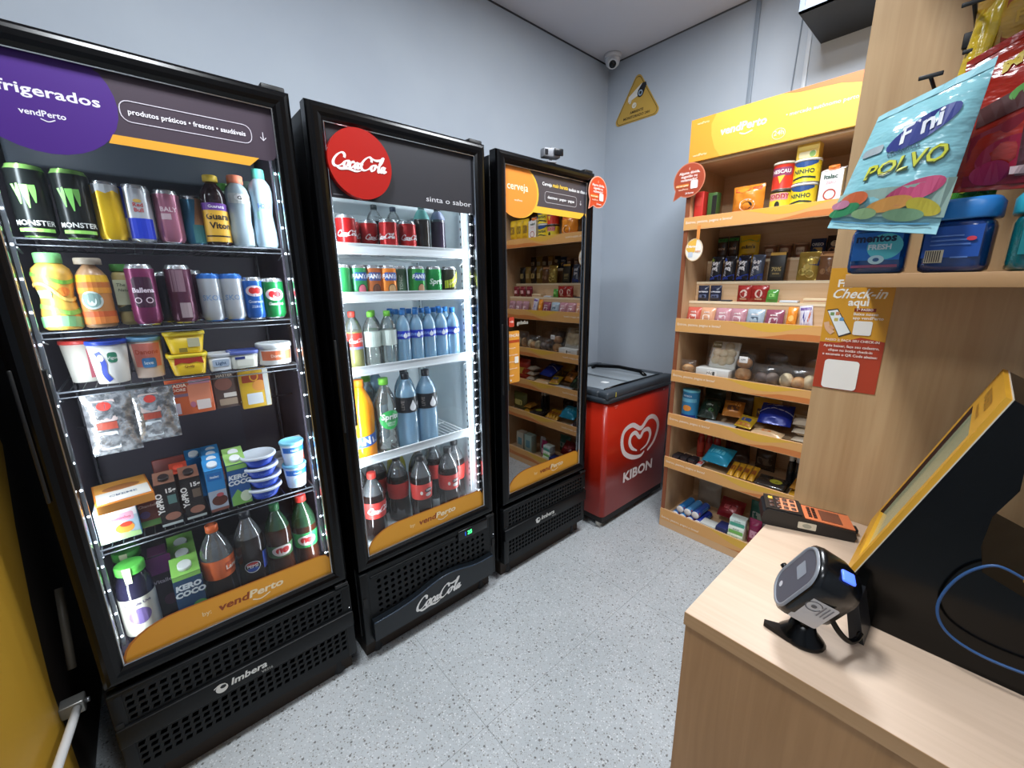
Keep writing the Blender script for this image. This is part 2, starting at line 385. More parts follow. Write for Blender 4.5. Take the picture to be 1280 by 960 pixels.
def box_item(loc, label, D, W, H, col, a=(), rot=0, name='carton', top=None, side=None, group=None, cat='box', ch=.0015, lid=None, art_top=None):
    t = thing(name, label, cat, loc, rot, group); b = MB()
    b.box(-D/2, -W/2, 0, D/2, W/2, H, M(col, .45), ch); b.build('body', t)
    if top: q = MB(); q.box(-D/2+.001, -W/2+.001, H-.001, D/2-.001, W/2-.001, H+.0012, M(top, .45)); q.build('top_panel', t)
    if side:
        q = MB(); q.box(-D/2+.002, W/2-.001, .002, D/2-.002, W/2+.0008, H-.002, M(side, .45)); q.build('side_panel', t)
    if a: P = Print(FX(D/2)); art(P, H, a); P.build('printed_label', t)
    if art_top:
        P = Print(lambda u, v, h: (v, u, H+h+.001)); art(P, 1, art_top); P.build('top_print', t)
    return t
def tetra(loc, label, D, W, H, col, topc, capc, a=(), rot=0, group=None, capr=.016, name='drink_carton', sl=.75):
    """carton with a slanted top and screw cap"""
    t = thing(name, label, 'carton', loc, rot, group); b = MB(); s = H*(1-.13)
    b.prism([(-D/2, 0), (D/2, 0), (D/2, s), (-D/2, H)], -W/2, W/2, M(col, .4), 'y')
    b.build('body', t); q = MB()
    q.prism([(-D/2, H+.0004), (D/2, s+.0004), (D/2+.0012, s+.002), (-D/2, H+.0022)], -W/2+.0004, W/2-.0004, M(topc, .4), 'y'); q.build('top_flap', t)
    an = math.atan2(H-s, D); c = MB(); c.lathe([(capr, 0), (capr, capr*.75), (capr*.9, capr*.85)], M(capc, .35), 14)
    c.build('cap', t, (D*.12, 0, s+(H-s)*.38+.001), (0, an, 0))
    if a: P = Print(FX(D/2)); art(P, H, a); P.build('printed_label', t)
    return t
def tub(loc, label, rt, rb, H, col, lidc, a=(), rot=0, sq=None, group=None, name='plastic_tub', lidh=.010, lidtop=None, seg=24, cat='tub'):
    t = thing(name, label, cat, loc, rot, group); b = MB(); s = None
    if sq: s = (1, sq, 5)
    b.lathe([(rb, 0), (rb+(rt-rb)*.05, .003), (rt*.985, H-lidh)], M(col, .4), seg, sq=s); b.build('body', t)
    l = MB(); l.lathe([(rt*1.0, H-lidh), (rt*1.035, H-lidh), (rt*1.035, H-.002), (rt*1.0, H), (rt*.9, H), (rt*.88, H-.003), (0, H-.003)], M(lidc, .35), seg, sq=s); l.build('lid', t)
    if a:
        if sq: fn = lambda u, v, h: ((rb+(rt*.985-rb)*v/(H-lidh))*1.0+h+.0008, u, v)
        else: fn = lambda u, v, h: ((rb+(rt-rb)*v/H+h+.0006)*math.cos(u/rt), (rb+(rt-rb)*v/H+h+.0006)*math.sin(u/rt), v)
        P = Print(fn, 0 if sq else rt*.3); art(P, H, a); P.build('printed_label', t)
    return t
def pouch_fn(W, H, T, seed, corners=None, puff=.5, ed=.07):
    rnd = random.Random(seed); wv = [(rnd.uniform(2, 9), rnd.uniform(2, 9), rnd.uniform(0, 6.3), rnd.uniform(.4, 1)) for _ in range(5)]
    def fn(u, v, h=0, side=1):
        a = u/W+.5; b = v/H; a_ = min(max(a, 0), 1); b_ = min(max(b, 0), 1)
        e = max(0, 4*a_*(1-a_))**puff * min(1, max(0, min(b_-ed, 1-ed-b_))*6)**.6
        wk = sum(c*math.sin(p*a*3.1+q*b*3.1+ph) for p, q, ph, c in wv)/5
        x = side*(T/2*e*(1+.22*wk)+.0008)+T*.10*wk*(1-e)*.5
        pin = 1-.05*e
        if corners is None: return (x+side*h, u*pin, v)
        c00, c10, c11, c01 = corners; a2 = .5+(a-.5)*pin
        p = (c00*(1-a2)+c10*a2)*(1-b)+(c01*(1-a2)+c11*a2)*b
        nn = (c10-c00).cross(c01-c00).normalized()
        return tuple(p+nn*(x+side*h))
    return fn
def pouch(loc, label, W, H, T, col, a=(), rot=0, name='snack_pouch', seed=None, tilt=0, group=None, rough=.25, metal=0, back=None, corners=None, cat='snack pack', hole=False, fold=None, mat=None, nx=12, ny=12, edge=None):
    if seed is None: seed = random.randint(0, 9999)
    t = thing(name, label, cat, loc, (0, -tilt, rot) if tilt else rot, group)
    fn = pouch_fn(W, H, T, seed, corners); b = MB(); m = mat or M(col, rough, metal)
    for side in (1, -1):
        vs = [fn(W*(i/nx-.5), H*j/ny, 0, side) for j in range(ny+1) for i in range(nx+1)]
        fs = [(j*(nx+1)+i, j*(nx+1)+i+1, (j+1)*(nx+1)+i+1, (j+1)*(nx+1)+i) for j in range(ny) for i in range(nx)]
        b.add(vs, fs, m if side == 1 or not back else M(back, rough, metal), True)
    b.build('wrapper', t)
    e2 = M(edge, rough, metal) if edge else m
    for z0, z1 in ((0, .05), (.95, 1)):
        cr = MB(); n = 10; vs = [fn(W*(i/n-.5), H*z, .0012 if i % 2 else .0004, 1) for z in (z0, z1) for i in range(n+1)]
        cr.add(vs, [(i, i+1, n+2+i, n+1+i) for i in range(n)], e2); cr.build('crimped_seal', t)
    if a: P = Print(lambda u, v, h: fn(u, v, h+(.0004 if corners is None else .0011), 1), W/nx); art(P, H, a); P.build('printed_label', t)
    return t
exec_order = None

# ================================================================== ROOM
XL, XR, YB, YN = -.63, 2.75, 2.30, -2.6
def slab(name, x0, y0, z0, x1, y1, z1, m, c=0):
    b = MB(); b.box(x0, y0, z0, x1, y1, z1, m, c); return struct(b.build(name))
fl = slab('floor', XL-.1, YN-.1, -.06, XR+.1, YB+.1, -.0015, M('9a9c9c', .7))
xs = [XL, -.4, .5, 1.4, 2.3, XR]; ys = [YN, -2.46, -1.56, -.66, .24, 1.14, 2.04, YB]; g = .0006
for i in range(len(xs)-1):
    for j in range(len(ys)-1):
        b = MB(); b.box(xs[i]+g, ys[j]+g, -.0015, xs[i+1]-g, ys[j+1]-g, 0, TERR); b.build('floor_tile', fl)
slab('ceiling', XL-.1, YN-.1, CEIL_Z, XR+.1, YB+.1, CEIL_Z+.1, CEILM)
slab('wall_left', XL-.1, YN, 0, XL, YB, CEIL_Z-.008, WALL)
slab('wall_back', XL-.1, YB, 0, XR+.1, YB+.1, CEIL_Z-.008, WALL)
slab('wall_right', XR, YN, 0, XR+.1, YB, CEIL_Z, WALL)
slab('wall_front', XL-.1, YN-.1, 0, XR+.1, YN, CEIL_Z, WALL)
# dark strips painting the gap shadow between wall and ceiling
b = MB(); b.box(XL-.002, YN, CEIL_Z-.008, XL+.004, YB, CEIL_Z-.001, M('3c3e42', .8)); struct(b.build('gap_shadow_1'))
b = MB(); b.box(XL, YB-.004, CEIL_Z-.008, XR, YB+.002, CEIL_Z-.001, M('5a5c60', .8)); struct(b.build('gap_shadow_2'))
# short yellow partition beside the first cooler; its shade is painted dark brown
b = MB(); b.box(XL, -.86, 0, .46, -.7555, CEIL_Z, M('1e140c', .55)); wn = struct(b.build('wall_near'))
P = Print(lambda u, v, h: (u, -.7555+h, v), h0=.0006); P.poly([(-.10, 0), (-.093, .20), (-.088, .44), (-.14, .66), (-.22, .86), (-.33, 1.06), (-.30, 1.12), (.46, 1.12), (.46, 0)], 'bf9430'); P.build('lit_yellow', wn)  # yellow kept only on the lit part of the wall
# panel joints / raceways on the back wall
def conduit(x, w_, z0, label, m, y=.012):
    b = MB(); b.box(x-w_/2, YB-y, z0, x+w_/2, YB, CEIL_Z-.002, m, .002); return tag(b.build('cable_raceway'), label, 'raceway')
conduit(.327, .022, 0.02, 'narrow blue-grey raceway running down the back wall behind the yellow header, the left one', M('8f9aa6', .5))
conduit(.585, .020, 0.02, 'white raceway on the back wall just left of the boxed wall unit', M('c9d0d8', .4))
b = MB(); b.tube([(.545, YB-.006, CEIL_Z-.002), (.541, YB-.005, 2.7), (.528, YB-.004, 2.3), (.527, YB-.004, 1.6)], .003, M('7d8894', .5), 6)
tag(b.build('loose_cable'), 'thin grey cable hanging on the back wall beside the white raceway', 'cable')
# boxed wall unit, upper right
t = thing('wall_cabinet', 'light grey boxed wall unit with a dark underside, up beside the wooden panel', 'wall unit', (.635, 1.94, 2.6))
b = MB(); b.box(0, .012, .004, .85, .36, .30, M('8f98a4', .5), .004); b.build('body', t)
b = MB(); b.box(0, 0, 0, .85, .36, .006, M('1e2228', .6)); b.build('underside', t)
b = MB(); 
for z0, z1, x0, x1 in ((0.0, .02, 0, .85), (.28, .30, 0, .85), (.02, .28, 0, .02), (.02, .28, .83, .85)): b.box(x0, 0, z0, x1, .014, z1, M('8e9aa8', .35))
b.build('front_frame', t); b = MB(); b.box(.02, .006, .02, .83, .012, .28, M('a3adba', .3)); b.build('front_panel', t)
# ceiling lamps
for k, ((lx, ly), ls, le) in enumerate(LAMPS):
    t = thing('ceiling_lamp', ['flat square ceiling lamp above the aisle near the coolers', 'flat square ceiling lamp above the wooden panel', 'unseen square fill lamp added behind the camera'][k], 'lamp', (lx, ly, CEIL_Z-.022), 0, 'square ceiling lamps')
    b = MB(); s = ls/2+.02
    for a in ((-s, -s, s, -s+.02), (-s, s-.02, s, s), (-s, -s, -s+.02, s), (s-.02, -s, s, s)): b.box(a[0], a[1], 0, a[2], a[3], .022, M('e4e6e8', .4))
    b.build('frame', t); b = MB(); b.box(-s+.02, -s+.02, .006, s-.02, s-.02, .02, M('f2f6ff', .5, 0, 3)); b.build('diffuser', t)

# dome camera in the corner
t = thing('dome_camera', 'small white dome security camera in the ceiling corner', 'security camera', (-.53, 2.205, CEIL_Z-.001)); t.scale = (1.22,)*3
WH = M('e2e2e4', .35)
b = MB(); b.lathe([(.043, -.018), (.046, -.012), (.046, 0)], WH, 24); b.build('base', t)
b = MB(); b.lathe([(.0, -.062), (.018, -.060), (.034, -.046), (.040, -.026), (.038, -.014)], WH, 24); b.build('dome', t)
b = MB(); b.lathe([(.027, 0), (.027, .020), (.023, .026)], WH, 20); h = b.build('lens_hood', t, (.010, -.014, -.040)); h.rotation_euler = Vector((.45, -.55, -.70)).to_track_quat('Z', 'Y').to_euler()
b = MB(); b.lathe([(.019, .0262), (.019, .0268), (0, .030)], M('0a0a0c', .1), 18); l_ = b.build('lens', t, (.010, -.014, -.040)); l_.rotation_euler = h.rotation_euler
# little camera on top of the third cooler
t = thing('mini_camera', 'tiny grey and black camera standing on top of the beer cooler', 'camera', (-.03, 1.09, 2.001), R(-18)); t.scale = (1.15,)*3
GR = M('8a8c92', .4)
b = MB(); b.box(-.014, -.02, 0, .014, .02, .006, GR, .002); b.tube([(0, 0, .004), (0, 0, .022)], .006, GR, 8); b.build('stand', t)
b = MB(); b.box(-.018, -.038, .018, .018, .036, .052, GR, .005); b.build('body', t)
b = MB(); b.box(.0185, .004, .024, .026, .044, .050, M('131316', .25), .004); b.box(.0185, -.034, .026, .021, -.022, .044, M('1c1c20', .3)); b.build('lens', t)
b = MB(); b.box(-.016, -.006, .052, .012, .020, .056, M('8a8d93', .4)); b.build('bracket', t)
# triangular surveillance sign
t = thing('warning_sign', 'yellow triangular sign with a camera picture on the back wall', 'sign', (-.386, YB, 2.53))
pts = []
for cx, cy, a0 in ((-.135, .028, 150), (.135, .028, -90), (0, .245, 30)):
    for k in range(6): an = R(a0+k*24); pts.append((cx+.028*math.cos(an), cy+.028*math.sin(an)))
b = MB(); b.prism([(x, z) for x, z in pts], -.004, 0, M('c9a24a', .4), 'y'); b.build('plate', t)
P = Print(FY(-.004)); q = [(x*.93, .09+(y-.09)*.93) for x, y in pts]
P.stroke(q+[q[0]], .0035, '4c3a12', smooth=False)
P.text('AMBIENTE', .0, .052, .016, '33270c', .02, 0, 'c', 0); P.text('MONITORADO 24H', .0, .024, .0165, '33270c', .02)
P.ell(-.02, .098, .017, .017, 'e9e4d4'); P.stroke([(-.028, .098), (-.02, .092), (-.01, .104)], .003, 'b49a54')
P.poly([(-.070, .126), (.018, .152), (.044, .212), (.030, .214), (-.066, .158)], 'e6e2da'); P.stroke([(-.056, .116), (-.048, .135)], .014, 'd8d2c6')
P.poly([(.004, .142), (.046, .150), (.066, .196), (.060, .214), (.034, .214), (.004, .178)], '26262a')
P.ell(.024, .160, .023, .025, '17171a'); P.ell(.024, .160, .016, .018, '9fb2c6'); P.ell(.024, .160, .009, .010, '20242c')
P.build('printed_face', t)

# ================================================================== COOLERS
def loop_frame(mb, y0, y1, z0, z1, prof, m, smooth=False):
    """mitred frame; prof: (inset, x)"""
    n = len(prof); vs = []
    for ins, x in prof: vs += [(x, y0+ins, z0+ins), (x, y1-ins, z0+ins), (x, y1-ins, z1-ins), (x, y0+ins, z1-ins)]
    fs = []
    for j in range(n-1):
        for k in range(4): fs.append((j*4+k, j*4+(k+1) % 4, (j+1)*4+(k+1) % 4, (j+1)*4+k))
    mb.add(vs, fs, m, smooth)
def hole_panel(mb, y0, y1, z0, z1, ny, nz, fy, fz, m, x=0, depth=.012, slant=0, rnd=False, skip=None):
    """perforated plate facing +X: real openings in a grid"""
    dy, dz = (y1-y0)/ny, (z1-z0)/nz
    for i in range(ny):
        for j in range(nz):
            a0, a1, c0, c1 = y0+i*dy, y0+(i+1)*dy, z0+j*dz, z0+(j+1)*dz
            if skip and skip((a0+a1)/2, (c0+c1)/2): mb.add([(x, a0, c0), (x, a1, c0), (x, a1, c1), (x, a0, c1)], [(0, 1, 2, 3)], m); continue
            my, mz = (a0+a1)/2, (c0+c1)/2
            if rnd:
                o = [(a1, mz), (a1, c1), (my, c1), (a0, c1), (a0, mz), (a0, c0), (my, c0), (a1, c0)]
                h_ = [(my+dy/2*fy*math.cos(R(45*k)), mz+dz/2*fz*math.sin(R(45*k))) for k in range(8)]
            else:
                o = [(a1, c1), (a0, c1), (a0, c0), (a1, c0)]; sy, sz = dy/2*fy, dz/2*fz
                h_ = [(my+sy+slant, mz+sz), (my-sy+slant, mz+sz), (my-sy-slant, mz-sz), (my+sy-slant, mz-sz)]
            n = len(o); vs = [(x, p, q_) for p, q_ in o]+[(x, p, q_) for p, q_ in h_]+[(x-depth, p, q_) for p, q_ in h_]
            fs = [(k, (k+1) % n, n+(k+1) % n, n+k) for k in range(n)]+[(n+k, n+(k+1) % n, 2*n+(k+1) % n, 2*n+k) for k in range(n)]
            mb.add(vs, fs, m)
ZB, ZT = .415, 2.0
def cooler(y0, y1, kind, label):
    W = y1-y0; t = thing('display_cooler', label, 'cooler', (0, y0, 0), 0, 'tall glass-door coolers'); yL, yR = .0, W
    lc = {1: '4e4652', 2: 'dfe9ec', 3: '2e2a2c'}[kind]; LIN = M(lc, .45)
    # cabinet
    b = MB(); SH = M('040405', .35, 0, 0, .3)
    b.box(-.62, 0, .08, -.055, .032, 1.985, SH, .004); b.box(-.62, W-.032, .08, -.055, W, 1.985, SH, .004)
    b.box(-.62, .03, 1.95, -.055, W-.03, 1.985, SH); b.box(-.62, .03, .08, -.58, W-.03, 1.96, SH); b.box(-.58, .03, .10, -.06, W-.03, .44, SH)
    b.build('cabinet', t)
    b = MB(); b.box(-.58, .03, .44, -.056, W-.03, .455, LIN); b.box(-.58, .03, 1.935, -.056, W-.03, 1.95, LIN)
    b.box(-.58, .03, .455, -.56, W-.03, 1.935, LIN); b.box(-.56, .03, .455, -.056, .040, 1.935, LIN); b.box(-.56, W-.040, .455, -.056, W-.03, 1.935, LIN)
    b.build('liner', t)
    b = MB(); b.box(-.56, .05, 1.78, -.30, W-.05, 1.93, M({1: '5a6470', 2: 'd4dee2', 3: '33363a'}[kind], .5), .008)
    b.build('fan_cover', t)
    for yy in ((.044, W-.050) if kind != 3 else (.044,)):
        for xx in (-.50, -.12):
            b = MB(); b.box(xx-.009, yy, .50, xx+.009, yy+.006, 1.90, M({1: '3a3540', 2: 'c3cdd2', 3: '222'*2}[kind], .4))
            for k in range(46): b.box(xx-.003, yy-.0006 if yy > .3 else yy+.005, .52+k*.03, xx+.003, yy+.001 if yy > .3 else yy+.0066, .53+k*.03, DARK)
            b.build('shelf_standard', t)
    b = MB(); b.box(-.60, .01, .0005, -.045, W-.01, .085, M('2c2016', .7)); b.build('under_shade', t)  # dark brown block added for the shade under the cooler
    # wheels / feet
    for xx in (-.55, -.06):
        for yy in (.06, W-.06):
            b = MB(); b.lathe([(.022, 0), (.026, .01), (.018, .03), (.018, .082)], M('1a1a1c', .6), 12, (xx, yy, 0)); b.build('foot', t)
    # door
    door = MB(); fr = BLACK
    loop_frame(door, 0, W, ZB, ZT, [(0, -.052), (0, -.016), (.003, -.007), (.010, -.001), (.018, .001), (.030, .001), (.040, -.003), (.047, -.010), (.049, -.020), (.049, -.052), (0, -.052)], fr, False)
    d = door.build('door', t)
    b = MB(); loop_frame(b, .0465, W-.0465, ZB+.0465, ZT-.0465, [(0, -.0115), (.0025, -.0105), (.0045, -.012), (.005, -.02)], CHROME); b.build('glazing_bead', d)
    b = MB(); b.box(-.030, .049, ZB+.049, -.024, W-.049, ZT-.049, GLASS if kind != 3 else GLASSR); b.build('glass_pane', d)
    b = MB(); b.box(.001, .003, .98, .006, .010, 1.30, BLACKM, .002); b.box(-.035, .052, .99, -.012, .058, 1.29, BLACKM); b.build('handle', d)
    b = MB(); b.box(-.03, W-.05, ZB-.014, .004, W-.004, ZB-.002, BLACKM, .002); b.lathe([(.006, 0), (.006, .010)], CHROME, 10, (-.006, W-.016, ZB-.012)); b.build('hinge', d)
    b = MB(); b.box(-.045, W-.07, ZT-.012, -.01, W-.01, ZT+.010, BLACKM, .004); b.build('top_hinge', t)
    # LED strips
    sides = {1: (.052, W-.058), 2: (.052, W-.058), 3: ()}[kind]
    for yy in sides:
        b = MB(); b.box(-.052, yy, .50, -.046, yy+.008, 1.93, M('a8aeb4', .25, .6)); s_ = b.build('led_strip', t)
        b = MB()
        for k in range(19 if kind == 1 else 34):
            z = .53+k*(.074 if kind == 1 else .0405); b.box(-.0458, yy+.002, z, -.0448, yy+.006, z+.0042, M('eaf4ff', .5, 0, 22))
        b.build('led_row', s_)
    if kind != 3:
        for yy, sg in ((.062, 1), (W-.062, -1)):
            a_ = area('cooler_led_light', (-.060, y0+yy, 1.2), 1.4, {1: 2.5, 2: 3.0}[kind], (.86, .94, 1), (-.75, sg*.66, 0), .012)
            a_.data.size = .012; a_.data.size_y = 1.4
            v = Vector((-.75, sg*.66, 0)); m3 = Matrix((v.cross(Vector((0, 0, 1))).normalized(), Vector((0, 0, 1)), -v.normalized())).transposed()
            a_.rotation_euler = m3.to_euler()
    # header and footer stickers (printed on the glass)
    X0 = -.0235
    P = Print(FX(X0)); y_ = lambda v: v-y0
    if kind == 1:
        P.poly([(.049, 1.951), (.049, 1.817), (W-.075, 1.817), (W-.060, 1.820), (W-.052, 1.829), (W-.049, 1.842), (W-.049, 1.951)], '40343f')
        cir = [(.155+.125*math.cos(k*.1963), 1.878+.118*math.sin(k*.1963)) for k in range(32)]
        P.poly([(max(u, .0492), min(v, 1.9508)) for u, v in cir], '431a78')
        P.text('refrigerados', .158, 1.872, .021, 'e6e2ee', .02, width=.186); P.text('vendPerto', .155, 1.833, .012, 'e6e2ee', .02); P.stroke([(.150, 1.828), (.161, 1.824), (.172, 1.829)], .002, 'e6e2ee')
        P.poly([(.262, 1.820), (.252, 1.800), (.535, 1.797), (.560, 1.820)], 'e0a02e')
        P.outline(.283, 1.853, .549, 1.898, .018, .002, 'c9c2cc'); P.text('produtos práticos • frescos • saudáveis', .416, 1.870, .0115, 'e8e4ea', .02, width=.238)
        P.stroke([(.577, 1.888), (.577, 1.868)], .002, 'd8d4da', False); P.stroke([(.570, 1.875), (.577, 1.867), (.584, 1.875)], .002, 'd8d4da', False)
        pass;
    if kind == 2:
        P.rect(.0492, 1.742, W-.0492, 1.951, '2c2b30')
        P.text('sinta o sabor', W-.062, 1.768, .0185, 'd6d6da', 0, align='r', width=.20)
        P.stroke([(.06, 1.752), (.09, 1.752)], .002, '8a8a90', False)
    if kind == 3:
        P.poly([(.0492, 1.951), (.0492, 1.808), (W-.0492, 1.808), (W-.0492, 1.951)], '474247')
        P.poly([(.10, 1.81), (.10, 1.782), (W-.085, 1.782), (W-.060, 1.800), (W-.055, 1.810)], 'eeb63c')
        cir = [(.135+.120*math.cos(k*.1963), 1.858+.108*math.sin(k*.1963)) for k in range(32)]
        P.poly([(max(u, .0492), min(v, 1.9508)) for u, v in cir], 'eeb63c')
        P.poly([(max(u-.010, .0492), min(v, 1.9505)) for u, v in cir], 'ef8f36')
        P.text('cerveja', .128, 1.862, .031, 'f6e6cc', .01); P.text('vendPerto', .13, 1.818, .008, 'f6e6cc', .01)
        P.text('Cerveja', .277, 1.902, .0145, 'eeeeee', .02, align='l', width=.062); P.text('mais barata', .344, 1.902, .017, 'f0c848', .02, .2, 'l', width=.105); P.text('todos os dias', .455, 1.900, .0145, 'eeeeee', .02, align='l', width=.120)
        P.outline(.293, 1.832, .515, 1.878, .014, .002, 'b8b4b8'); P.text('destrave · pegue · pague', .404, 1.850, .012, 'eeeeee', .02, width=.185)
        P.stroke([(.545, 1.866), (.545, 1.846)], .002, 'd8d4da', False); P.stroke([(.539, 1.852), (.545, 1.845), (.551, 1.852)], .002, 'd8d4da', False)
    P.build('header_sticker', d)
    # rounded orange footer
    P = Print(FX(X0)); zb = ZB+.0492
    ft = [(.0492, zb)]+[(.0492+.13*(1-math.cos(R(a))), zb+.090*math.sin(R(a))**.9) for a in (8, 20, 32, 45, 58, 70, 80, 90)]+[(W-.085, zb+.082), (W-.062, zb+.076), (W-.052, zb+.062), (W-.0492, zb+.045), (W-.0492, zb)]
    P.poly([(max(u-.000, .0492), v) for u, v in ft], 'b4681e')
    P.poly([(min(u+.004, W-.0492) if u < .3 else u, v-.004 if v > zb+.01 else v) for u, v in ft], 'd8962a')
    P.text('by:', .232, .502, .015, 'e8d0a0', .01, align='l'); P.text('vend', .352, .497, .025, '8a3c12', .03, .2, 'r', width=.082); P.text('Perto', .354, .497, .025, 'ecd9b4', .03, .2, 'l', width=.098)
    P.stroke([(.362, .488), (.384, .480), (.412, .490)], .004, 'ecd9b4'); P.build('footer_sticker', d)
    if kind == 2:
        b = MB(); c_ = b; cm = M('a81a12', .3)
        yc, zc, rr = .148, 1.846, .103
        pr = [(yc+rr*math.cos(k*math.pi/24), zc+rr*math.sin(k*math.pi/24)) for k in range(48)]
        b.prism(pr, -.0195, .0015, cm, 'x'); e = b.build('red_badge', d); e['label'] = 'round red badge with white script'
        P = Print(FX(.0016)); P.coke(yc, zc+.002, .186, 'f4f0ee'); P.build('badge_script', d)
    if kind == 3:
        P = Print(FX(X0)); P.rrect(.052, 1.02, .132, 1.262, .008, 'e39a38'); P.rect(.052, 1.208, .132, 1.221, 'b5481e')
        for k in range(2): P.text(['ATENÇÃO', 'CLIENTE'][k], .092, 1.236, .012, 'f2e8d8', .02) if k == 0 else None
        for k, s_ in enumerate(('Abra a porta', 'Pegue o produto', 'Feche a porta', 'Pague no totem', 'Obrigado')):
            P.text(s_, .062, 1.182-k*.032, .0062, 'fff2dc', .02, align='l'); P.ell(.057, 1.185-k*.032, .0022, .003, 'b5481e')
        P.rrect(.100, 1.112, .124, 1.143, .003, 'f4ede0'); P.ell(.075, 1.033, .004, .005, 'f4ede0')
        P.rrect(.066, 1.282, .098, 1.326, .006, 'c0402a'); P.text('+18', .082, 1.300, .010, 'f6e6dc', .02)
        P.text('geladas', .150, 1.290, .018, 'd8d0c0', .0); P.build('price_sticker', d)
    # lower grille
    gm = M('0a0c0e', .42, 0, 0, .3); gb = MB()
    if kind in (1, 3):
        gb.box(-.05, .0, .09, -.022, W, .10, gm); gb.box(-.03, 0, .385, .0, W, .397, gm, .003)
        hole_panel(gb, .03, W-.03, .292, .378, 24 if kind == 1 else 26, 4, .62, .62, gm, -.002, .012, .002)
        hole_panel(gb, .03, W-.03, .125, .215, 24 if kind == 1 else 26, 4, .62, .62, gm, -.002, .012, .002)
        for a0, a1 in ((0, .03), (W-.03, W)): gb.box(-.03, a0, .09, -.001, a1, .39, gm, .002)
        gb.box(-.014, .03, .378, -.002, W-.03, .39, gm); gb.box(-.014, .03, .215, -.002, W-.03, .292, gm)
        gb.box(-.014, .0, .224, .010, W, .286, gm, .005); gb.box(-.014, .03, .09, -.002, W-.03, .125, gm)
        gb.build('grille', t); b = MB(); b.box(-.03, .03, .10, -.018, W-.03, .385, DARK); b.build('grille_backing', t)
        P = Print(FX(.0102)); yc = W*.47
        P.text('Imbera', yc+.006, .248, .023, 'd9d9d4', .03, .25, width=.100); P.text('VRS16', yc+.055, .232, .009, 'a8a8a4', .02)
        P.ell(yc-.068, .254, .016, .015, 'd9d9d4'); P.ell(yc-.064, .259, .008, .006, '0d0f11'); P.stroke([(yc-.088, .262), (yc-.072, .270), (yc-.058, .266)], .003, 'd9d9d4')
        P.build('maker_badge', t)
    else:
        gb.box(-.05, .0, .09, -.022, W, .10, gm)
        sk = lambda y, z: (y > W*.70 and z > .345) or y > W-.06 or y < .06
        hole_panel(gb, .03, W-.03, .20, .39, 21, 7, .62, .66, gm, -.002, .012, 0, True, sk)
        for a0, a1 in ((0, .03), (W-.03, W)): gb.box(-.03, a0, .09, -.001, a1, .405, gm, .002)
        gb.box(-.014, .03, .39, -.002, W-.03, .405, gm); gb.box(-.014, .03, .10, -.002, W-.03, .20, gm); gb.box(-.014, .04, .372, .003, W*.66, .384, gm, .002)
        gb.build('grille', t); b = MB(); b.box(-.03, .03, .10, -.018, W-.03, .40, DARK); b.build('grille_backing', t)
        b = MB(); wv = [(.03+(W-.06)*k/30, .196+.045*math.exp(-((k-17)/7.5)**2)+.012*math.exp(-((k-30)/4)**2)) for k in range(31)]
        b.prism([(.03, .105)]+[(W-.03, .105)]+wv[::-1], -.002, .020, M('12171c', .3), 'x'); pl_ = b.build('kick_plate', t)
        b = MB(); b.tube([(.021, u, v-.006) for u, v in wv], .0035, M('2d3a48', .25), 6); b.build('plate_ridge', pl_)
        P = Print(FX(.0202)); P.coke(W*.50, .160, .24, 'e4e2de'); P.build('plate_script', pl_)
        b = MB(); b.box(-.004, W*.68, .352, .004, W-.045, .398, M('0a0b0d', .2), .003); q = b.build('temperature_display', t)
        P = Print(FX(.0042)); P.text('25', W*.775, .368, .018, M('3dff7a', .5, 0, 4), .02); P.rect(W*.735, .366, W*.742, .386, M('1a5bd0', .5, 0, .6)); P.build('display_digits', q)
    # small latch details
    b = MB(); b.box(-.002, .004, .26, .004, .02, .30, DARK); b.build('latch', t)
    b = MB(); b.box(-.002, W-.02, .24, .004, W-.004, .275, DARK); b.build('latch', t)
    b = MB(); b.lathe([(.0, 0), (.004, 0), (.004, .003), (0, .003)], CHROME, 8, (.0, W-.010, .300)); b.build('rivet', t)
    return t
C1 = cooler(-.655, 0.0, 1, 'black glass-door cooler with purple header, the nearest of the three')
C2 = cooler(.039, .693, 2, 'black cooler with white lit interior and round red badge, the middle one')
C3 = cooler(.753, 1.383, 3, 'black beer cooler with orange header and mirror-like dark glass, the farthest')

def wire_shelf(root, W, z, rail=False, x0=-.54, x1=-.075, m=None, sp=.022):
    b = MB(); m = m or CHROME; y0, y1 = .058, W-.058
    for xx in (x0, (x0+x1)/2, x1): b.tube([(xx, y0, z-.004), (xx, y1, z-.004)], .0024, m, 6)
    if not rail: b.tube([(x1, y0, z-.018), (x1, y1, z-.018)], .0018, m, 6); b.tube([(x1, y0, z-.004), (x1, y0, z-.018)], .0018, m, 5); b.tube([(x1, y1, z-.004), (x1, y1, z-.018)], .0018, m, 5)
    for yy in (y0, y1): b.tube([(x0, yy, z-.004), (x1, yy, z-.004)], .0028, m, 5)
    for yy in (y0, y1): b.tube([(x1, yy, z-.024 if not rail else z-.01), (x1-.05, yy, z-.034)], .0024, m, 5)
    k = int((y1-y0)/sp)
    for i in range(k+1):
        yy = y0+(y1-y0)*i/k; b.tube([(x0, yy, z-.0015), (x1, yy, z-.0015)], .0014, m, 3, False)
    s = b.build('wire_shelf', root)
    if rail:
        b = MB(); b.box(x1+.001, y0, z-.004, x1+.006, y1, z+.031, M('e8eef0', .35), .0015); b.box(x1+.0061, y0, z-.004, x1+.010, y1, z-.0005, M('e8eef0', .35)); b.box(x1+.0061, y0, z+.0275, x1+.010, y1, z+.031, M('e8eef0', .35)); b.build('price_rail', s)
    return s
for z in (1.588, 1.374, 1.228, .790): wire_shelf(C1, .655, z, m=M('5c6066', .3, .8))
for z in (1.582, 1.420, 1.156, .808): wire_shelf(C2, .654, z, True, m=M('eef2f4', .4))
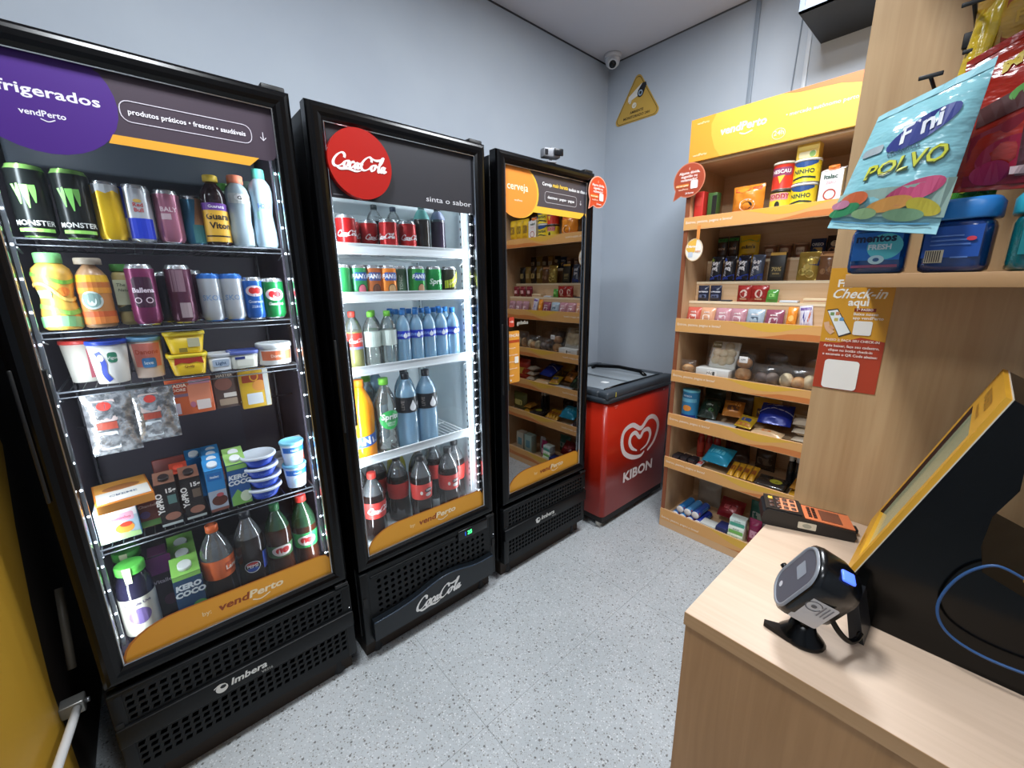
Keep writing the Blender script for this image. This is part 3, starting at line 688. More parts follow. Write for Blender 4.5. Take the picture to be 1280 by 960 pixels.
for z in (1.56, 1.33, 1.10, .84, .60): wire_shelf(C3, .630, z, m=M('3c3c40', .4, .6))
b = MB(); b.tube([(-.20, .06, 1.100), (-.20, .6, 1.100)], .003, CHROME, 6); b.build('hanging_rod', C1)

# speech-bubble tags (cooler frame and rack)
def bubble(name, label, loc, rz, r, col, edge, fnflip=1):
    t = thing(name, label, 'sign', loc, rz); b = MB()
    out = [(r*math.cos(R(a)), r*1.0*math.sin(R(a))) for a in range(-118, 222, 10)]+[(-r*.95, -r*1.12)]
    b.prism(out, -.0015, .0015, M(edge, .4), 'x'); b.build('plate', t)
    P = Print(FX(.0016)); P.poly([(u*.94, v*.94) for u, v in out], col)
    P.stroke([(0, r*.72), (-.002, r*.62), (.002, r*.60)], .003, 'f0b8a0')
    for k, s in enumerate(('Alguma dúvida,', 'sugestão ou', 'reclamação?')): P.text(s, 0, r*(.36-.20*k), r*.155, 'f6eae4', .02)
    P.rrect(-r*.82, -r*.36, r*.02, -r*.20, r*.07, 'e08a34'); P.text('Fale com a gente', -r*.4, -r*.32, r*.08, 'fbeede', .02)
    P.rrect(r*.14, -r*.52, r*.58, -r*.06, r*.06, 'f4f0ea'); P.text('vendPerto', -r*.32, -r*.55, r*.11, 'f0c8b0', .02); P.text('24 horas', r*.1, -r*.80, r*.11, 'f6eae4', .02)
    P.build('printed_face', t); return t
bubble('speech_bubble_sign', 'red speech-bubble sign on the upper right edge of the beer cooler', (.006, 1.397, 1.912), 0, .074, 'cc4a26', 'f0a890')

# ================================================================== CHEST FREEZER
t = thing('chest_freezer', 'red ice cream chest freezer with a white heart logo in the corner', 'freezer', (0, 0, 0))
RED = M('ac2210', .28); RIM = M('3a4148', .32)
b = MB()
def rr(x0, x1, y0, y1, r, n=5):
    p = []
    for cx, cy, a0 in ((x1-r, y1-r, 0), (x0+r, y1-r, 90), (x0+r, y0+r, 180), (x1-r, y0+r, 270)):
        p += [(cx+r*math.cos(R(a0+90*k/n)), cy+r*math.sin(R(a0+90*k/n))) for k in range(n+1)]
    return p
b.prism(rr(-.555, .066, 1.47, 2.19, .03), .085, .806, RED, 'z', True); b.build('body', t)
b = MB(); b.box(-.545, 1.485, .040, .056, 2.175, .0855, M('120e0c', .6)); b.build('base_frame', t)
b = MB(); b.prism(rr(-.56, .075, 1.46, 2.20, .04), .806, .838, RIM, 'z', True)
for x0, y0, x1, y1 in ((-.56, 1.46, -.50, 2.20), (.005, 1.46, .078, 2.20), (-.5, 1.46, .01, 1.53), (-.5, 2.13, .01, 2.20)): b.box(x0, y0, .830, x1, y1, .872, RIM, .012)
b.build('rim', t)
fg = M('9aa2a8', .12, 0, 0, .6)
b = MB(); b.box(-.50, 1.53, .850, .005, 1.85, .857, fg); q = b.build('sliding_lid', t); q['label'] = 'frosted grey lid with a white sticker'
b = MB(); b.box(-.50, 1.83, .860, .005, 2.13, .867, fg); b.build('sliding_lid', t)
for x_, z_ in ((.004, .868), (-.498, .868)):
    b = MB(); b.tube([(x_, 1.53, z_), (x_, 1.7, z_+.004), (x_, 2.13, z_)], .008, BLACK, 8); b.build('lid_rail', t)
b = MB(); b.tube([(-.44, 1.98, .868), (-.42, 2.0, .886), (-.25, 2.04, .896), (-.08, 2.04, .890), (-.03, 2.02, .870)], .013, BLACK, 8); b.build('lid_handle', t)
b = MB(); b.tube([(-.46, 1.56, .858), (-.46, 1.68, .872), (-.46, 1.82, .858)], .010, BLACK, 8); b.build('lid_handle', t)
P = Print(FZ(.8575)); P.rrect(-.16, 1.70, -.11, 1.745, .015, 'f0f2f2'); P.build('lid_sticker', q)
for xx in (-.50, .02):
    for yy in (1.51, 2.14):
        b = MB(); b.box(xx-.018, yy-.022, .045, xx+.018, yy+.022, .066, M('2a2c2e', .5), .003)
        b.prism([(yy+.026*math.cos(R(k*24)), .026+.026*math.sin(R(k*24))) for k in range(15)], xx-.010, xx+.010, M('b9b6ae', .4), 'x', True); b.build('caster_wheel', t)
P = Print(FX(.0662)); wc = 'f1e6e2'
P.stroke([(1.942, .394, .5), (2.02, .444, .8), (2.059, .539, 1), (2.01, .608, 1), (1.929, .622, 1), (1.847, .572, 1), (1.75, .615, 1), (1.664, .598, 1), (1.640, .536, 1), (1.671, .454, 1), (1.763, .398, 1), (1.86, .380, .7), (1.904, .400, .4)], .030, wc)
P.stroke([(1.855, .419, .3), (1.93, .440, .6), (1.965, .498, 1), (1.939, .542, 1), (1.880, .546, 1), (1.84, .512, 1), (1.786, .556, 1), (1.738, .548, 1), (1.725, .506, 1), (1.756, .46, .8), (1.815, .428, .3)], .028, wc)
P.text('KIBON', 1.845, .252, .066, wc, .035, width=.34)
P.text('Atenção', 1.56, .775, .008, 'e8b0a8', 0); P.text('12345', 1.56, .762, .006, 'e8b0a8', 0); P.text('A+', 2.10, .778, .012, 'e8e0dc', .02)
P.build('heart_logo', t)
P = Print(FX(.0782)); P.rrect(1.532, .838, 1.540, .866, .003, 'd8c84a'); P.build('rim_tag', t)

# ================================================================== SNACK RACK
RX0, RX1, RY0, RY1 = .265, 1.20, 1.80, 2.20
t = RACK = thing('snack_rack', 'tall light wooden snack rack with yellow header and orange shelf strips', 'shelf rack')
for n_, a0, a1 in (('side_panel', RX0, RX0+.022), ('side_panel', RX1-.022, RX1)):
    b = MB(); b.box(a0, RY0+.006, 0, a1, RY1, 2.245, RACKV); q = b.build(n_, t)
    e = MB(); e.box(a0, RY0+.002, 0, a1, RY0+.0065, 2.245, M('8a4e30', .5)); e.build('edge_band', q)
b = MB(); b.box(RX0+.02, RY1-.012, .02, RX1-.02, RY1, 2.24, RACKW); b.build('back_panel', t)
SHZ = [.075, .425, .698, .972, 1.225, 1.785]
for z in SHZ:
    b = MB(); b.box(RX0+.022, RY0+.012, z-.018, RX1-.022, RY1-.012, z, RACKW); b.build('shelf', t)
b = MB(); b.box(RX0+.022, RY0+.012, 2.045, RX1-.022, RY1-.012, 2.063, RACKW); b.build('top_board', t)
b = MB(); b.box(RX0+.022, RY0+.012, 2.225, RX1-.022, RY1-.012, 2.243, RACKW); b.build('top_board', t)
def wave(P, x0, x1, z0, z1, f0, f1, amp, base, col, ph):
    H = z1-z0; n = 20; top = [(x0+(x1-x0)*(f0+(f1-f0)*k/n), z0+H*min(1, max(0, base+amp*math.sin(ph+k/n*math.pi*2)*math.sin(math.pi*k/n)))) for k in range(n+1)]
    P.poly([(x0+(x1-x0)*f0, z0)]+[(x0+(x1-x0)*f1, z0)]+top[::-1], col)
for k, (z0, z1) in enumerate([(.0, .117), (.392, .460), (.657, .730), (.921, .986), (1.204, 1.278), (1.733, 1.797)]):
    b = MB(); b.box(RX0, RY0-.004, z0+.001, RX1, RY0+.006, z1, M('e6b480' if k else 'd9ae80', .5)); s = b.build('front_lip', t)
    P = Print(FY(RY0-.0042)); zz0 = z0+.004 if k else .045
    P.rect(RX0+.002, zz0, RX1-.002, z1-.001, 'dfa663'); H = z1-zz0; L = RX1-RX0
    P.poly([(RX0+L*.28+L*.44*q/16, z1-.001-H*.75*(.5-.5*math.cos(q/16*2*math.pi))*(.9-.25*q/16)) for q in range(17)], 'e0b044')
    P.poly([(RX0+L*.40+L*.58*q/16, zz0+H*(.62*math.sin(min(1, q/9)*math.pi/2)**2-.25*math.sin(max(0, (q-5)/11)*math.pi))) for q in range(17)]+[(RX1-.004, zz0), (RX0+L*.40, zz0)], 'cd7c40')
    P.text('Entrou, passou, pegou e levou!', RX0+.012, z0+(z1-z0)*.5, .0135, 'f9ecd8', .01, align='l'); P.build('strip_print', s)
b = MB(); b.box(RX0, RY0-.006, 2.058, RX1, RY0+.006, 2.250, M('eebb3c', .4)); s = b.build('header_board', t)
P = Print(FY(RY0-.0062)); P.rect(RX0, 2.059, RX1, 2.2495, 'd2ac42')
P.poly([(RX0, 2.059), (RX0+.155, 2.059), (RX0+.125, 2.10), (RX0+.105, 2.16), (RX0+.10, 2.21), (RX0+.12, 2.2495), (RX0, 2.2495)], 'e09a34')
P.poly([(RX0+.40, 2.2495), (RX0+.46, 2.236), (RX0+.52, 2.232), (RX0+.60, 2.226), (RX0+.70, 2.200), (RX0+.80, 2.190), (RX1, 2.18), (RX1, 2.2495)], 'd46e38')
P.text('vendPerto', RX0+.245, 2.150, .034, 'f3ecd2', .03, .1, width=.20); P.stroke([(RX0+.235, 2.138), (RX0+.26, 2.130), (RX0+.29, 2.138)], .005, 'f3ecd2')
P.text('• mercado autônomo perto de você', RX0+.42, 2.155, .016, 'f3ecd2', .0, align='l'); P.text('24h', RX0+.40, 2.09, .02, 'f3e6c0', .01); P.ring(RX0+.40, 2.095, .026, .022, .002, 'f3e6c0')
P.text('vendPerto', RX0+.06, 2.222, .010, 'f7dfae', .01); P.text('vendPerto', RX0+.055, 2.08, .012, 'f7dfae', .01); P.build('header_print', s)
# stepped insert between the second strip and the top shelf
for zt, ya, yb in ((1.370, 1.885, 1.955), (1.472, 1.955, 2.07), (1.585, 2.07, 2.188)):
    b = MB(); b.box(RX0+.024, ya, 1.2255, RX1-.024, yb, zt, RACKW); q = b.build('display_step', t)
    e = MB(); e.box(RX0+.024, ya-.0015, zt-.012, RX1-.024, ya, zt+.0005, M('ead6b4', .5)); e.build('step_edge', q)
bubble('speech_bubble_sign', 'brown-red speech-bubble sign at the upper left of the snack rack', (.280, 1.786, 1.975), R(-90), .082, 'a8482e', 'c87a5c')
t = thing('round_price_tag', 'round white and yellow tag hanging by an orange strap on the snack rack', 'sign', (.336, 1.788, 1.633), R(-90))
b = MB(); b.prism([(.046*math.cos(R(a)), .056*math.sin(R(a))) for a in range(0, 360, 12)], -.001, .001, M('f0ece2', .4), 'x'); b.build('disc', t)
b = MB(); b.box(-.001, .008, .050, .001, .024, .118, M('e2924a', .4)); b.build('strap', t)
P = Print(FX(.0012)); P.poly([(-.042, .005), (-.030, .040), (0, .053), (.012, .052), (.006, -.010), (-.02, -.02)], 'eebb50'); P.text('Ofertas', -.012, .012, .012, 'ffffff', .02)
P.rrect(-.028, -.036, -.004, -.010, .003, 'c8d0dc'); P.text('aqui', .022, -.012, .012, 'e2924a', .02); P.ring(0, 0, .045, .055, .002, 'e8b45c'); P.build('printed_face', t)

# ================================================================== RIGHT SIDE: tall wooden panel, poster, ledge, counter
t = PAN = thing('wood_panel', 'tall oak-effect panel carrying the poster, hooks and candy ledge', 'panel', (0, 0, 0))
b = MB(); b.box(1.192, .55, 0, 2.74, .575, 2.60, OAK_Z); b.build('board', t)
t = thing('check_in_poster', 'orange and red check-in poster on the left edge of the wooden panel', 'poster', (1.192, .55, 1.272))
W_, H_ = .094, .222
b = MB(); b.box(.0005, -.0012, 0, W_, 0, H_, M('d99a26', .4)); b.build('sheet', t)
P = Print(FY(-.0013), h0=.0001, dh=.00006); P.rect(0.0005, 0, W_, .088, 'ae3c1e')
P.poly([(.0005, .088), (W_, .088), (W_, .094), (.06, .100), (.03, .088)], 'ae3c1e')
P.text('Faça', .014, .189, .013, 'fbf4e6', .03, align='l'); P.text('Check-in', .045, .169, .017, 'fbf4e6', .02, .35, width=.076); P.text('aqui', .048, .156, .013, 'fbf4e6', .03)
P.rect(.044, .1455, .074, .1515, '8a2c14'); P.text('1º PASSO', .059, .147, .0042, 'fbf0e0', .02)
P.text('Baixe nosso', .044, .139, .0052, 'fbf0e0', .02, align='l'); P.text('app vendPerto', .044, .132, .0052, 'fbf0e0', .02, align='l')
P.poly([(.004, .147), (.020, .150), (.046, .106), (.028, .098)], '3a302a'); P.poly([(.0055, .145), (.0195, .148), (.0435, .108), (.028, .1005)], 'eef0ee')
for u, v, c in ((.013, .140, '7a9a5a'), (.021, .141, 'd08a5a'), (.020, .130, 'c8b860'), (.028, .131, '6a9ac0')): P.rrect(u-.003, v-.003, u+.003, v+.003, .001, c)
P.stroke([(.006, .125), (.010, .113), (.018, .105)], .008, 'e0b08a'); P.stroke([(.012, .118), (.018, .112)], .005, 'd8a078')
P.rrect(.047, .104, .073, .129, .003, 'f2ede4')
P.text('PASSO 2: FAÇA SEU CHECK-IN', .048, .091, .0042, 'f6e4d8', .02); 
for k, s in enumerate(('Após baixar, faça seu cadastro,', 'clique no botão check-in', 'e escaneie o QR Code abaixo:')): P.text(s, .048, .080-.008*k, .0047, 'f6e4d8', .02)
P.rrect(.014, .0015, .066, .056, .006, 'f2ede4'); P.build('poster_print', t)
t = thing('candy_ledge', 'short oak ledge on the panel holding blue gum bottles', 'ledge', (1.246, .38, 1.462))
b = MB(); b.box(0, 0, 0, .90, .17, .019, OAK_E, .0006); b.build('board', t)
t = thing('shade_ledge', 'oak ledge out of view above the candy bags, placed to shade the panel', 'ledge', (1.195, .21, 2.02))
b = MB(); b.box(0, 0, 0, .97, .34, .019, OAK_E, .0006); b.build('board', t)  # unseen ledge, placed and sized for its shadow on the panel

# counter
t = CTR = thing('counter', 'light oak counter in the right foreground', 'counter', (1.183, .093, 0))
b = MB(); b.box(0, 0, 1.000, 1.50, .455, 1.021, OAK_X, .0008); b.build('worktop', t)
b = MB(); b.box(.002, .002, 0, 1.50, .020, .9998, OAK_DIM); b.build('front_panel', t)
b = MB(); b.box(.002, .020, 0, .020, .455, .9998, OAK_DIM); b.build('side_panel', t)
b = MB(); b.box(0, -.0006, 1.0005, 1.50, .0, 1.0205, OAK_E); b.build('edge_band', t)

# ------------------------------------------------------------------ payment terminal lying on the counter
t = thing('card_terminal', 'black card terminal with orange keypad face lying at the back of the counter', 'card reader', (1.232, .468, 1.0215), R(22)); t.scale = (.88, .88, .82)
b = MB(); b.prism([(-.080, 0), (.078, 0), (.082, .010), (.078, .024), (-.004, .030), (-.012, .036), (-.074, .040), (-.082, .030), (-.084, .010)], -.036, .036, M('141416', .35), 'y')
b.build('body', t)
b = MB(); b.prism([(-.078, .0385), (-.014, .0352), (-.010, .0385), (-.078, .0425)], -.033, .033, M('1a1a1c', .3), 'y'); b.build('keypad_block', t)
OR = M('dc7a4c', .4)
P = Print(lambda u, v, h: (u, v, .0395-.034*(u+.078)*.055+.0012+h), dh=.0004); P.rrect(-.074, -.027, -.018, .027, .004, 'd98a60')
P.build('keypad_face', t)
for i in range(4):
    for j in range(3):
        b = MB(); x_, y_ = -.066+i*.0135, -.018+j*.018; b.box(x_-.0045, y_-.006, .040, x_+.0045, y_+.006, .0436-.0006*i, M('4a2c22' if (i, j) != (0, 2) else 'd9b23c', .4), .001); b.build('key', t)
b = MB(); b.prism([(-.006, .0285), (.078, .022), (.079, .0255), (-.006, .032)], -.030, .030, OR, 'y'); b.build('orange_face', t)
b = MB(); b.prism([(.024, .0295), (.060, .0266), (.060, .0280), (.024, .0308)], -.022, .022, M('7c4a38', .2), 'y'); b.build('screen', t)
for k in range(4):
    for j in range(2): b = MB(); b.box(.002+.0, -.020+k*.0115, .030, .008, -.012+k*.0115, .0328, M('3a1a12', .4)) if j == 0 else b.box(.011, -.020+k*.0115, .0300, .017, -.012+k*.0115, .0322, M('3a1a12', .4)); b.build('function_key', t)
P = Print(FY(-.0362)); P.rrect(.0-.018, .008, .014, .024, .002, 'd8d2c0'); P.ell(-.002, .016, .008, .005, 'a8a898'); P.build('side_sticker', t)
b = MB(); b.box(.078, -.010, .006, .090, .010, .016, M('0c0c0e', .5), .002); b.build('cable_plug', t)

# ------------------------------------------------------------------ barcode scanner
t = thing('barcode_scanner', 'black tabletop barcode scanner with rounded window and white side label', 'scanner', (1.305, .160, 1.0215))
b = MB(); b.lathe([(.026, 0), (.027, .003), (.024, .007), (.016, .016), (.012, .028)], BLACK, 22, sq=(1.0, .8, 2)); b.build('base', t)
b = MB(); b.prism([(-.040, .0), (-.012, -.012), (.010, -.012), (.010, .012), (-.012, .012), (-.040, .006)], 0, .006, BLACK, 'z'); 
b.build('foot_tongue', t, (0, -.006, .0005), (0, 0, R(12)))
b = MB(); b.tube([(0, 0, .02), (.004, .002, .045)], .011, BLACK, 12); b.build('neck', t)
# head: local frame x = out of the window, z = up the window
hd = bpy.data.objects.new('head_pivot', None)
ux = Vector((-.84, -.40, .36)).normalized(); uy = Vector((.12, -.97, -.20)); uy = (uy-ux*uy.dot(ux)).normalized(); uz = ux.cross(uy)
MH = Matrix((ux, uy, uz)).transposed().to_4x4(); MH.translation = Vector((.003, -.002, .082))
bpy.data.objects.remove(hd)
def headpart(name, b, parent=t, bev=0):
    o = b.build(name, parent); 
    if parent is t: o.matrix_local = MH
    return o
b = MB(); n = 7
def rring(x, hy, hz, r):
    p = []
    for cy, cz, a0 in ((hy-r, hz-r, 0), (-hy+r, hz-r, 90), (-hy+r, -hz+r, 180), (hy-r, -hz+r, 270)):
        p += [(x, cy+r*math.cos(R(a0+90*k/n)), cz+r*math.sin(R(a0+90*k/n))) for k in range(n+1)]
    return p
def loft(b, rings, m, cap0=True, cap1=True, smooth=True):
    k = len(rings[0]); vs = [v for r_ in rings for v in r_]
    b.add(vs, [(j*k+i, j*k+(i+1) % k, (j+1)*k+(i+1) % k, (j+1)*k+i) for j in range(len(rings)-1) for i in range(k)], m, smooth)
    if cap0: b.add(rings[0], [tuple(range(k))[::-1]], m)
    if cap1: b.add(rings[-1], [tuple(range(k))], m)
loft(b, [rring(-.034, .016, .028, .014), rring(-.031, .023, .038, .018), (rring(-.012, .030, .047, .024)), rring(.012, .032, .050, .026), rring(.018, .031, .049, .025), rring(.020, .028, .046, .023)], M('0b0c0e', .22))
hb = headpart('head', b)
b = MB(); loft(b, [rring(.0201, .0285, .0465, .0235), rring(.0222, .0272, .0452, .0225), rring(.0222, .0248, .0428, .020), rring(.0195, .0238, .0418, .019)], M('85888e', .3), False, False); b.build('window_bezel', hb)
b = MB(); b.add(rring(.0208, .0245, .0425, .0197), [tuple(range(4*(n+1)))], M('5e5c64', .08)); b.build('scan_window', hb)
P = Print(FX(.0209)); P.rrect(-.012, .004, .008, .022, .002, '8c9098'); P.ell(-.006, -.030, .004, .004, 'c8c8cc'); P.build('window_details', hb)
P = Print(lambda u, v, h: (u, .0300+h+.0006*(1 if u > -.005 else .2), v), h0=.0012); P.rrect(-.020, -.034, .012, .014, .003, 'dcd6d2'); P.ring(.002, .002, .009, .009, .0014, '6a6668'); P.ell(.002, .002, .003, .003, '6a6668')
for k in range(3): P.rect(-.016+k*.004, -.010, -.0145+k*.004, .010, '8a8486')
P.build('side_label', hb)
b = MB(); b.box(-.016, .002, .0465, -.002, .018, .0503, M('4a6cff', .3, 0, 1.6), .0018); b.build('status_light', hb)
b = MB(); b.tube([(.014, -.034, -.030), (.018, -.040, -.030)], .004, BLACK, 8); b.build('side_button', hb)
b = MB(); b.tube(catmull([(.022, .004, .050), (.034, .008, .030), (.044, .018, .016), (.050, .030, .014), (.052, .041, .018)], 8), .0034, BLACK, 8); b.build('cable', t)

# ------------------------------------------------------------------ self-checkout kiosk
t = KIO = thing('checkout_kiosk', 'tilted yellow-framed checkout touchscreen on a glossy black housing', 'kiosk', (0, 0, 0))
GB = M('040403', .14, 0, 0, .3)
A, B_ = Vector((1.329, 0, 1.074)), Vector((1.427, 0, 1.350)); dd = (B_-A); Lk = dd.length; dd.normalize(); nn = Vector((-dd.z, 0, dd.x))
YF, YK = .250, .462
def kfn(u, v, h): p = A+dd*v+nn*h; return (p.x, YK-u, p.z)      # u 0..W left to right seen from the aisle
b = MB(); p0, p1 = A-nn*.001, B_-nn*.001
poly = [(A.x, A.z), (B_.x, B_.z), (B_.x+.018, B_.z-.010), (1.447, 1.300), (1.449, 1.254), (1.436, 1.218), (1.434, 1.180), (1.440, 1.150), (1.49, 1.130), (1.80, 1.10), (1.80, 1.0215), (1.354, 1.0215), (1.338, 1.062)]
b.prism(poly, YF+.002, YK-.002, GB, 'y'); b.build('housing', t)
b = MB(); Wk = YK-YF; m = M('d9a02c', .4)
def plate(b, u0, v0, u1, v1, h0, h1, m):
    vs = [kfn(u, v, h) for h in (h0, h1) for u, v in ((u0, v0), (u1, v0), (u1, v1), (u0, v1))]
    b.add(vs, [(3, 2, 1, 0), (4, 5, 6, 7), (0, 1, 5, 4), (1, 2, 6, 5), (2, 3, 7, 6), (3, 0, 4, 7)], m)
fb = .030
for q_ in ((0, 0, Wk, fb), (0, Lk-.055, Wk, Lk), (0, fb, .020, Lk-.055), (Wk-.020, fb, Wk, Lk-.055)): plate(b, *q_, .0, .0055, m)
b.build('yellow_bezel', t)
b = MB(); plate(b, -.0008, -.0008, Wk+.0008, Lk+.0008, -.0010, .0002, M('d8cdb8', .4)); b.build('white_edge', t)
b = MB(); plate(b, .018, fb-.002, Wk-.018, Lk-.053, .0003, .0012, M('8f9678', .12, 0, .25)); b.build('touchscreen', t)
b = MB(); plate(b, .018, fb-.002, .0215, Lk-.053, .0012, .0052, M('3a1c14', .4)); b.build('bezel_shadow_gap', t)
P = Print(lambda u, v, h: kfn(u, v, .0056+h)); P.text('VENDPERTO', Wk/2, Lk-.032, .014, 'a8782a', .02); P.text('autoatendimento 24h', Wk/2, Lk-.046, .007, 'a8782a', .01); P.text('vendPerto', Wk/2, .010, .008, '8a5a1a', .02); P.build('bezel_print', t)
b = MB(); b.prism([(1.347, 1.0216), (1.362, 1.0216), (1.349, 1.075), (1.336, 1.075)], .205, .252, M('1c1e22', .4), 'y'); 
b.build('stand_leg', t)
b = MB(); b.tube(catmull([(1.470, .247, 1.160), (1.446, .244, 1.166), (1.424, .240, 1.140), (1.414, .238, 1.098), (1.425, .236, 1.070), (1.455, .236, 1.058), (1.50, .238, 1.060), (1.56, .244, 1.072)], 8), .0016, M('2f5484', .4), 8)
tag(b.build('network_cable'), 'blue network cable looping in front of the black kiosk housing', 'cable')
b = MB(); b.box(.0, 0, 0, .010, .006, .006, M('b08a3a', .3), .001); q = thing('cable_connector', 'small brass and clear connector with a red light at the end of the blue cable', 'connector', (1.468, .244, 1.157)); b.build('plug', q)
b = MB(); b.lathe([(.0018, 0), (.0018, .003), (0, .004)], M('ff3a20', .3, 0, 5), 8, (.005, .003, .006)); b.build('status_light', q)

# ------------------------------------------------------------------ bracket and bar on the yellow partition
t = thing('grab_bar', 'white round bar held by a grey metal bracket on the yellow partition', 'bar', (0, -.755, 0))
b = MB(); b.tube([(-.085, .034, .352), (.02, .034, .380), (.20, .034, .430), (.45, .034, .50)], .010, M('d8dadb', .3), 12); b.build('bar', t)
b = MB(); b.box(-.112, 0, .335, -.072, .050, .372, M('8e8f8c', .35, .7), .004); b.build('bracket', t)
b = MB(); b.tube([(-.092, .050, .353), (-.092, .058, .353)], .007, STEEL, 10); b.build('set_screw', t)
b = MB(); b.tube([(-.16, .03, .42), (-.27, .03, .62)], .010, M('6b665c', .4), 10); q = b.build('upper_bar', t)

# ================================================================== PRODUCTS IN COOLER 1
SZ = .0012
Z1, Z2, Z3, Z5, Z6 = 1.588+SZ-.0008, 1.374+SZ-.0008, 1.228+SZ-.0008, .790+SZ-.0008, .4552
def claws(u, v, s, c): return [('s', [(u-s*.9, v+s, 1.3), (u-s*.75, v+s*.3, 1), (u-s*.62, v-s*1.1, .2)], s*.5, c), ('s', [(u-s*.15, v+s*.95, 1.3), (u-s*.1, v+.1*s, 1.1), (u, v-s*1.5, .2)], s*.5, c), ('s', [(u+s*.45, v+s*.95, 1.2), (u+s*.5, v+.3*s, 1), (u+s*.55, v-s*.9, .2)], s*.5, c)]
for k, y in enumerate((-.560, -.489)):
    can((-.125, y, Z1), ['leftmost black energy drink can with green claw marks, top shelf of the purple-header cooler', 'second black energy drink can with green claw marks, beside the leftmost one'][k], '1c2120', claws(-.01, .60, .13, '8fe070')+[('t', 'MONSTER', .0, .17, .085, 'e8ece8', .02), ('r', -.2, .08, .2, .13, '9be06a')], .0335, .157, lid='8fd060', name='energy_drink_can', group='black energy cans on the top shelf', neck='7cae5a')
can((-.125, -.430, Z1), 'yellow tall energy can with pale top, top shelf of the purple-header cooler', 'e9bd1c', [('p', [(-.2, .78), (-.1, .84), (.0, .80), (.1, .86), (.2, .82), (.2, .95), (-.2, .95)], 'c9cdd0')], .029, .140, name='energy_drink_can')
can((-.125, -.373, Z1), 'silver and blue energy can with small red mark, top shelf of the purple-header cooler', 'c4c8ce', [('p', [(-.2, .06), (.2, .06), (.2, .42), (-.2, .42)], '1c38c0'), ('p', [(-.35, .42), (-.2, .42), (-.2, .95), (-.35, .95)], '2040c8'), ('t', 'Red', -.0, .62, .08, 'b83a3a', .02), ('t', 'Bull', .0, .53, .08, 'b83a3a', .02), ('e', .0, .72, .06, .03, 'd8b25a')], .030, .140, name='energy_drink_can')
can((-.125, -.312, Z1), 'dusty pink energy can on the top shelf of the purple-header cooler', 'a86a80', [('t', 'BALY', 0, .6, .1, 'd8c0c8', .02), ('r', -.14, .45, .02, .56, 'b9a0a8')], .029, .135, name='energy_drink_can')
can((-.150, -.256, Z1), 'small blue and copper energy can tucked behind the guarana bottle', '3a7a9a', [('r', -.05, .05, .25, .42, '4a8a8e'), ('p', [(-.02, .42), (.2, .42), (.2, .95), (.06, .95)], 'a87a58')], .026, .132, name='energy_drink_can')
COLA = M('1a0d0a', .12); GUAR = M('3a1c10', .14)
bottle((-.118, -.206, Z1), 'dark guarana bottle with yellow cap and yellow label, top shelf', 'straight', .031, .188, M('2a1a1e', .12), 'd8b83a', None, .8, (.05, .54, 'e6b23c'),
       [('r', -.24, .50, .24, .60, '6a3a96'), ('t', 'Guara', 0, .37, .105, '2a1c10', .03), ('t', 'Viton', .02, .24, .105, '2a1c10', .03), ('r', -.2, .12, .14, .14, '2a1c10'), ('t', 'Guaraná', 0, .53, .05, 'efe8f4', .02)], capr=.018, name='juice_bottle')
bottle((-.118, -.146, Z1), 'pale blue sports drink bottle with coral cap, top shelf', 'sport', .030, .196, M('a9bcc6', .25), 'ee8a6a', None, .8, None, [('w', -.15, .60, .15, .74, .03, 'c9cfce'), ('e', 0, .68, .06, .045, 'efefef'), ('t', 'G', 0, .655, .06, '3a3a3a', .03)], capr=.020, name='sports_drink_bottle')
bottle((-.118, -.084, Z1), 'pale blue water-drink bottle with turquoise cap at the right end of the top shelf', 'wide', .031, .222, M('a4bccb', .22), '5cc0ae', None, .8, None, [('t', 'H2O', 0, .50, .07, '4a7ad8', .02), ('w', -.12, .36, .12, .46, .02, '98c8b8')], capr=.0165, name='water_bottle')
bottle((-.225, -.158, Z1), 'bottle with green cap standing behind the sports drink, top shelf', 'sport', .030, .190, M('8a9a8c', .3), '4c9a3c', capr=.019, name='sports_drink_bottle')
bottle((-.225, -.090, Z1), 'pale bottle with grey-green cap, behind the turquoise-capped bottle', 'wide', .030, .205, M('9aaab0', .3), '7c9a8c', name='water_bottle')
# second shelf
bottle((-.125, -.559, Z2), 'orange and green wavy juice bottle with pale green cap, left end of the second shelf', 'wide', .036, .182, M('e0b452', .35), '7cc47c', None, .8, None,
       [('s', [(-.3, .74), (-.1, .70), (.1, .62), (.3, .66)], .05, '7cc04c'), ('s', [(-.3, .32), (-.1, .30), (.1, .22), (.3, .26)], .06, '8cc85a'), ('s', [(-.3, .10), (0, .12), (.3, .08)], .14, '8ccf90'), ('e', .10, .50, .07, .06, 'f08a3a'), ('r', -.2, .42, -.04, .52, 'bcdcd0'), ('t', 'SUCO', -.12, .45, .06, '3a8a6a', .02), ('s', [(-.3, .56), (-.1, .6), (.1, .40), (.3, .42)], .04, 'f0d070')], capr=.024, name='juice_bottle')
bottle((-.125, -.492, Z2), 'iced coffee bottle with orange stripes and round green-white emblem, second shelf', 'straight', .031, .172, M('b08a66', .3), 'a89c8c', None, .8, (.05, .76, 'c98a50'),
       [('r', -.3, .66, .3, .76, 'e6b42e'), ('r', -.3, .58, .3, .66, 'd07a3c'), ('r', -.3, .50, .3, .58, 'eba040'), ('e', -.04, .40, .12, .13, '8aa8a2'), ('R', -.04, .40, .12, .13, .025, 'cfdcd6'), ('e', -.04, .39, .05, .07, 'dfe8e4'), ('r', -.3, .16, .3, .24, 'd8683a'), ('r', -.3, .06, .3, .16, 'e88a44')], capr=.026, name='coffee_bottle')
